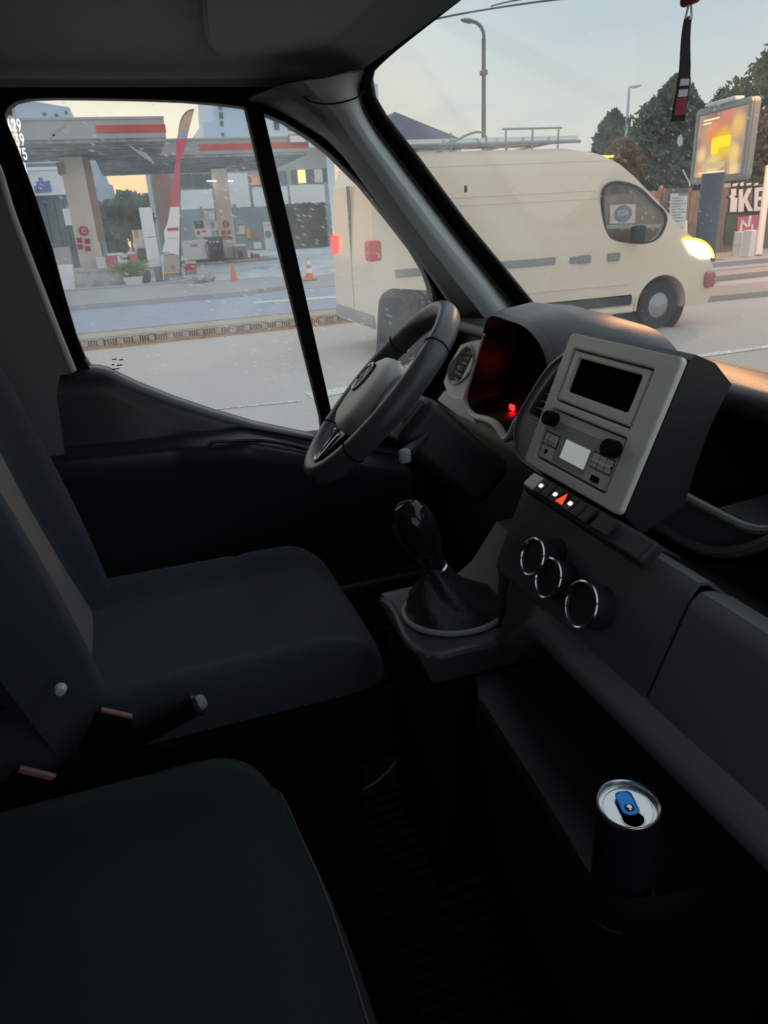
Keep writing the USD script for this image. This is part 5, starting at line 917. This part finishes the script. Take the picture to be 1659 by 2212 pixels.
def fposter(name, label, P, mat, cat, marks=()):
    Q = A_([FP(x, y) for x, y in P]); t = thing(name, label, cat, Q.mean(0)+fnn*.03); part(t, 'board', fquad(P, mat, .03, .03), mat)
    for nm, M_, mt in marks: part(t, nm, fquad(M_, mt, .008, .065), mt)
    return t
fposter('notice_board', 'tall white notice board with lines of text on the fence beside the van bonnet', [(1446, 418), (1483, 417), (1479, 476), (1443, 478)], 'white_sign', 'notice', [('heading', [(1463, 418), (1483, 417), (1482, 422), (1463, 423)], 'teal_wall')]+[('text_line', [(1448, 428+6*k), (1468+5*(k % 3), 427+6*k), (1468+5*(k % 3), 428.5+6*k), (1448, 429.5+6*k)], 'bin_grey') for k in range(8)])
t = fposter('notice_board', 'wide white board with dark capitals under the tall notice board', [(1424, 482), (1482, 476), (1482, 530), (1424, 534)], 'white_sign', 'notice'); part(t, 'lettering', text('VMC', FP(1449, 502)+fnn*.065, fd, Z, .14, .006, False), 'bin_grey')
t = fposter('round_badge_sign', 'white square sign with a blue oval reading EGA seen through the van window', [(1316, 443), (1371, 441), (1369, 482), (1315, 484)], 'white_sign', 'sign')
oc_ = FP(1343, 462); ow = np.linalg.norm(FP(1366, 461)-FP(1320, 463))/2*.82
part(t, 'blue_oval', flat(affinity.scale(shapely.Point(0, 0).buffer(1, quad_segs=12), ow, ow*.72), oc_+fnn*.062, fd, Z, fnn, .01), 'blue_ink'); part(t, 'lettering', text('EGA', oc_+fnn*.073-fd*ow*.66-Z*ow*.16, fd, Z, ow*.44, .006), 'white_sign')
# graffiti wall section: letters as flat paint on the fence
ga = thing('graffiti', 'large white and black graffiti letters IKE sprayed on the fence', 'graffiti', FP(1610, 440))
def G(P): return A_([FP(x, y) for x, y in P])
def letter(nm, P):
    part(ga, nm+'_outline', flat_on(P, 2.2, .02), 'graffiti_black'); part(ga, nm, flat_on(P, -.4, .03), 'graffiti_fill')
def flat_on(P, grow, off):
    g = shapely.Polygon(P).buffer(grow, join_style=2)
    return cat_([plate(G(list(q.exterior.coords)[:-1])+fnn*off, fnn, .008) for q in getattr(g, 'geoms', [g])])
letter('letter_i', [(1577, 408), (1589, 407), (1589, 422), (1584, 425), (1592, 428), (1590, 458), (1574, 459), (1576, 428), (1572, 426), (1577, 420)])
letter('letter_k', [(1594, 409), (1604, 408), (1603, 427), (1612, 407), (1624, 405), (1613, 430), (1626, 456), (1614, 457), (1606, 438), (1605, 459), (1592, 460)])
letter('letter_e', [(1628, 406), (1650, 403), (1648, 412), (1638, 414), (1637, 424), (1646, 424), (1645, 433), (1636, 434), (1635, 446), (1648, 447), (1646, 456), (1626, 457)])
for k, P in enumerate(([(1580, 397), (1592, 395), (1591, 402), (1580, 404)], [(1596, 396), (1604, 392), (1606, 401), (1597, 403)], [(1610, 396), (1622, 394), (1621, 400), (1610, 402)], [(1627, 396), (1637, 394), (1636, 400), (1627, 402)])): letter('tag', P)
part(ga, 'black_underline', flat_on([(1568, 459), (1644, 455), (1645, 459), (1568, 464)], .2, .03), 'graffiti_black')
mp = fposter('painted_panel', 'magenta panel with white strokes under the graffiti', [(1592, 470), (1636, 464), (1633, 497), (1588, 510)], 'magenta', 'panel', [('white_stroke', [(1596, 477), (1600, 474), (1612, 488), (1609, 492)], 'white_sign'), ('white_stroke', [(1615, 466), (1620, 465), (1616, 490), (1611, 490)], 'white_sign'), ('white_stroke', [(1594, 500), (1598, 474), (1601, 476), (1599, 500)], 'white_sign'), ('white_stroke', [(1620, 485), (1624, 484), (1622, 502), (1618, 503)], 'white_sign')])
gn = fposter('painted_panel', 'dark green painted panel left of the magenta one', [(1567, 465), (1588, 462), (1583, 524), (1562, 526)], 'leaf_dark', 'panel')
pb = thing('concrete_post', 'beige concrete post with an orange triangle sign in front of the fence', 'post', at(1556, 532, 2, .12)); pbp = at(1554, 534, 2, .0); ptop = zat(pbp, 396); pw = .42
part(pb, 'post', box((pbp[0], pbp[1], ptop/2), (pw*.9, .3, ptop)), 'post_beige')
tq = A_([pbp[0]+.02, pbp[1]-.16, zat(pbp, 447)]); part(pb, 'warning_sign', flat(shapely.Polygon([(-.19, -.04), (.19, -.04), (.05, .30), (-.05, .30)]), tq, X, Z, -Y, .02), 'orange_sign', 'orange triangle sign'); part(pb, 'sign_strip', box(tq+A_([0, -.01, -.10]), (.40, .02, .07)), 'orange_sign')
lp0 = at(1638, 552, 2, .12); lq = dep(1660, 368, (lp0-CAM)@FW); ph = thing('leaning_pole', 'white leaning pole at the right edge before the fence', 'pole', lp0); part(ph, 'pole', cyl(lp0, lp0+(lq-lp0)*1.05, .11, .10, 14), 'pole_white')
ub = at(1607, 554, 2, .12); D_ = (ub-CAM)@FW
def ubox(name, label, px0, py0, px1, py1, legs=False):
    g = at((px0+px1)/2, py1, 2, .12); dd = (g-CAM)@FW; w = (px1-px0)*dd/F; z0, z1 = .12, zat(g, py0); t = thing(name, label, 'cabinet', g)
    if legs:
        zm = zat(g, 528); part(t, 'cabinet_box', rbox((g[0], g[1]+.2, (zm+z1)/2), (w, .35, z1-zm), .02), 'white_sign')
        for sx in (-1, 1): part(t, 'cabinet_leg', box((g[0]+sx*(w/2-.05), g[1]+.2, (z0+zm)/2), (.08, .3, zm-z0)), 'white_sign')
        part(t, 'cabinet_back', box((g[0], g[1]+.36, (z0+zm)/2), (w, .03, zm-z0)), 'bin_beige')
    else: part(t, 'cabinet_box', rbox((g[0], g[1]+.2, (z0+z1)/2), (w, .35, z1-z0), .02), 'white_sign')
ubox('utility_cabinet', 'white utility cabinet standing on open legs under the graffiti', 1597, 500, 1615, 553, True); ubox('utility_cabinet', 'narrow white utility cabinet right of the one on legs', 1617, 497, 1632, 555)
part(fe, 'fence_rod', tube([FP(1490, 402), FP(1489, 394), FP(1475, 367)], .025, 6), 'pole_white')
# billboard
bp0 = at(1520, 566, 2, .12); bD = (bp0-CAM)@FW
bill = thing('billboard', 'lit advertising billboard with glowing orange poster on a thick blue-grey pole', 'billboard', bp0)
TL_, TR_, BR_, BL_ = dep(1508, 243, bD*1.065), dep(1631, 209, bD*.945), dep(1609, 387, bD*.945), dep(1494, 399, bD*1.065)
bu = (TR_+BR_-TL_-BL_); bu[2] = 0; bw = np.linalg.norm(bu)/2; bu /= np.linalg.norm(bu); bc = (TL_+TR_+BR_+BL_)/4; bh = ((TL_-BL_)[2]+(TR_-BR_)[2])/2; bn_ = np.cross(bu, Z); 
if bn_@(CAM-bc) < 0: bn_ = -bn_
part(bill, 'pole', cyl(bp0, A_([bp0[0], bp0[1], bc[2]-bh*.4]), .31, .31, 28), 'pole_blue')
bo = A_([bc[0], bc[1], bc[2]]); brd = rrect(bw, bh, .16)
part(bill, 'housing', flat(brd, bo-bn_*.20, bu, Z, bn_, .22, .04), 'board_frame'); part(bill, 'frame', flat(brd.difference(rrect(bw-.30, bh-.34, .04)), bo+bn_*.02, bu, Z, bn_, .05, .015), 'board_frame'); part(bill, 'top_cap', rbox(bo+Z*(bh/2+.04), (bw*.5, .3, .12), .03, np.stack([bu, np.cross(Z, bu), Z])), 'lamp_light')
pn = {"g": ("geometry", {}), "n": ("noise_texture", {"scale": 1.3, "detail": 2}), "r": ("rgb_ramp", {"ramp": [(.3, (.34, .17, .14)), (.5, (.50, .30, .24)), (.7, (.60, .38, .28))]}), "e": ("emission", {"strength": .62})}; pk_ = [("g.position", "n.vector"), ("n.fac", "r.fac")]; prev = "r.color"
for k, (u, v, ra_, rb2, col) in enumerate(((-.14, .16, .20, .85, (.95, .30, .12)), (.10, .30, .1, .8, (.75, .24, .16)), (.30, .20, .12, .75, (1., .58, .15)), (.06, .0, .30, .95, (1., .55, .01)), (-.03, -.06, .25, .7, (1., .60, .02)), (.12, -.02, .2, .6, (1., .62, .02)), (.28, -.15, .15, .65, (1., .66, .22)), (-.32, -.12, .1, .6, (1., .66, .3)), (-.10, -.30, .2, .9, (.95, .70, .30)), (.30, -.36, .1, .6, (1., .74, .35)), (-.3, -.4, .1, .6, (1., .5, .15)))):
    c_ = bc+bu*u*bw+Z*v*bh; pn[f"d{k}"] = ("vector_math", {"math_type": "distance", "vector2": tuple(map(float, c_))}); pn[f"w{k}"] = ("map_range", {"range_type": "smoothstep", "from_min": rb2*.62, "from_max": ra_*.8, "clamp": True}); pn[f"m{k}"] = ("mix_color", {"blend_type": "mix", "b": col})
    pk_ += [("g.position", f"d{k}.vector1"), (f"d{k}.value", f"w{k}.value"), (f"w{k}.result", f"m{k}.fac"), (prev, f"m{k}.a")]; prev = f"m{k}.result"
usdkit.material(stage, '/World/Looks/poster', pn, pk_+[(prev, "e.color")], surface="e.emission")
mk_emit('poster_yellow', (1., .55, .01), 1.0); mk_emit('poster_pale', (.75, .56, .30), .6); mk_emit('poster_red', (.85, .22, .08), .8); mk_emit('poster_text', (1., .80, .52), .8)
ps_ = part(bill, 'poster', flat(rrect(bw-.34, bh-.38, .02), bo+bn_*.02, bu, Z, bn_, .02), 'poster', 'glowing orange poster')
def pp(nm, u, v, w, h, mt, r=.08): part(ps_, nm, flat(affinity.translate(rrect(w*bw, h*bh, min(r, w*bw*.4, h*bh*.4)), u*bw, v*bh), bo+bn_*.041, bu, Z, bn_, .004), mt)
pp('poster_block', .02, .02, .34, .14, 'poster_yellow', .05); pp('poster_block', -.08, -.05, .14, .14, 'poster_yellow', .05); pp('poster_text', -.20, .335, .30, .022, 'poster_text', .02); pp('poster_text', -.27, .29, .16, .02, 'poster_text', .02); pp('poster_text', -.10, -.36, .5, .018, 'poster_text', .02); pp('poster_block', -.08, -.27, .42, .08, 'poster_pale', .03)
# trees behind the fence
def tree(label, px, top, bot, wpx, y, n, leaf, mat, seed, shape=1.0, group=None):
    g = at(px, bot, 1, y); zt = at(px, top, 1, y)[2]; dd = (g-CAM)@FW; R = wpx/2*dd/F; z0 = max(.8, g[2]); t = thing('tree', label, 'tree', (g[0], y, 0), group)
    def fn(r, n):
        h = r.random(n)**1.25; q = r.random(n)*2*np.pi; lob = 1+.20*np.sin(q*3+h*11+seed)+.16*np.sin(q*7+h*31+seed)+.10*np.sin(q*13+h*57)
        prof_ = (1-h**2.1)**.72*(.72+.28*np.minimum(1, h*5)) if shape < 1.5 else np.sqrt(np.clip(1-(2*h-1)**2*.9, 0, 1))
        rad = R*prof_*lob*(.55+.45*np.sqrt(r.random(n)))*(1+.13*np.clip(r.normal(size=n), -1, 2)); return np.c_[g[0]+rad*np.cos(q), y+rad*np.sin(q), z0+(zt-z0)*h]
    part(t, 'foliage', leaves(n, fn, leaf, seed, .55), mat, smooth_=False, kind='stuff'); part(t, 'trunk', cyl((g[0], y, -.05), (g[0], y, z0+(zt-z0)*.6), .22, .08, 8), 'bark')
    h = np.linspace(0, 1, 9)[:-1]; prof_ = (1-h**2.1)**.72 if shape < 1.5 else np.sqrt(np.clip(1-(2*h-1)**2*.9, 0, 1))
    part(t, 'inner_crown', lathe([(max(.02, R*.40*p_), z0+(zt-z0)*.95*hh) for hh, p_ in zip(h, prof_)], (g[0], y, 0), Z, 14), mat)
tree('small rounded dark tree left of the thin lamp post', 1316, 240, 440, 104, 52, 6500, .26, 'leaf_dark', 21)
tree('brownish bush-like tree against the thin lamp post', 1338, 300, 430, 62, 33, 2600, .15, 'leaf_brown', 22, 2)
tree('large dark conical tree behind the fence, left of the billboard', 1437, 165, 470, 186, 36.5, 14000, .20, 'leaf_dark', 23)
tree('second dark tree just behind the billboard, showing above its left corner', 1535, 196, 440, 120, 47, 6000, .25, 'leaf_dark', 24)
tree('tall brown-green tree at the right edge of the windscreen', 1690, 70, 470, 250, 26.5, 14000, .17, 'leaf_mid', 25, 2)
tree('reddish-brown tree low behind the right end of the fence', 1640, 240, 430, 110, 25.5, 5000, .16, 'leaf_brown', 26, 2)
# street lamps and cable
def lamp(label, D, pole_px, arm_px, r, mat, collar=None, head=None):
    top = dep(*arm_px[0], D); g = A_([top[0], top[1], 0]); t = thing('street_lamp', label, 'street lamp', g)
    pts = [g, A_([g[0], g[1], top[2]*.5]), top]+[dep(x, y, D) for x, y in arm_px[1:]]
    part(t, 'pole', cyl(g, top, r*1.25, r, 14), mat); part(t, 'arm', tube(smooth([top-Z*.2, top]+[dep(x, y, D) for x, y in arm_px[1:]], 24), r*.8, 8), mat)
    a, b = dep(*head[0], D), dep(*head[1], D); d = (b-a)/np.linalg.norm(b-a); L = np.linalg.norm(b-a); u, v, _ = basis(d)
    R_ = [a+d*L*f+np.cos(np.arange(14)*2*np.pi/14)[:, None]*u*w+np.sin(np.arange(14)*2*np.pi/14)[:, None]*v*w*.5 for f, w in ((0, .02), (.1, .10), (.4, .16), (.75, .13), (.95, .06), (1, .02))]
    part(t, 'lamp_head', loft(R_), mat, smooth_=60)
    if collar: c = A_([g[0], g[1], zat(g, collar)]); part(t, 'pole_band', rbox(c, (r*3.2, r*3.2, .16), .03), mat)
    return t
lamp('tall dark street lamp with a curved arm over the passing van', 26, 1045, [(1045, 84), (1043, 66), (1034, 53), (1020, 46)], .075, 'lamp_metal', 157, ((1026, 47), (995, 43)))
lamp('slim grey street lamp farther off between the trees', 42, 1357, [(1359, 196), (1359, 190), (1366, 188)], .075, 'lamp_light', None, ((1364, 189), (1386, 184)))
ca = [dep(x, y, 18) for x, y in ((700, 100), (860, 61), (960, 37), (1060, 19), (1140, 7), (1196, 0), (1330, -16))]
oc2 = thing('overhead_cable', 'black overhead cable crossing the top of the windscreen', 'cable', ca[2]); part(oc2, 'cable', tube(smooth(ca, 40), .022, 6), 'cable')
part(oc2, 'cable', tube(smooth([p_+A_([0, 0, .05*math.sin(k*1.3)])+Z*.05 for k, p_ in enumerate(ca[3:])], 20), .016, 6), 'cable')
for k, (px_, py_) in enumerate(((700, 100), (1330, -16))):
    p_ = dep(px_, py_, 18); mst = part(oc2, 'cable_mast', cyl((p_[0], p_[1], 0), (p_[0], p_[1], p_[2]+.2), .09, .07, 10), 'lamp_metal') if 0 else None

# street lamp that carries the sodium bulb, and the trees the door mirror shows
g_ = A_([LAMP[0]+3.3, LAMP[1]-1.1, 0]); sl2 = thing('street_lamp', 'lit sodium street lamp on the right hand verge', 'street lamp', g_)
part(sl2, 'pole', cyl(g_, g_+Z*7.9, .10, .07, 12), 'lamp_metal'); part(sl2, 'arm', tube(smooth([g_+Z*7.8, g_+Z*8.1+A_([-.5, .17, 0]), LAMP+Z*.5+A_([.6, -.2, 0]), LAMP+Z*.36], 16), .05, 8), 'lamp_metal'); part(sl2, 'lamp_hood', lathe([(.05, .40), (.20, .36), (.30, .24), (.29, .22), (.05, .30)], LAMP, Z, 20), 'lamp_metal')
for k, (x_, y_) in enumerate(((-21, 13.6), (-28, 13.4), (-24, 19.))):
    t = thing('tree', ('leafy tree on the median behind the van, shown in the door mirror', 'second tree along the median behind the van', 'tree on the far pavement behind the van')[k], 'tree', (x_, y_, 0))
    part(t, 'foliage', leaves(5000, lambda r, n: A_([x_, y_, 4.4])+(lambda d: d/np.linalg.norm(d, axis=1, keepdims=True)*(.55+.45*r.random((n, 1)))*A_([3.2, 3.0, 3.9]))(r.normal(size=(n, 3))), .22, 40+k), 'leaf_dark', smooth_=False, kind='stuff'); part(t, 'trunk', cyl((x_, y_, 0), (x_, y_, 4), .2, .1, 8), 'bark')
    part(t, 'inner_crown', trimesh.creation.icosphere(2, 1.).apply_transform(np.diag([2.0, 1.9, 2.6, 1])).apply_translation((x_, y_, 4.4)), 'leaf_dark')
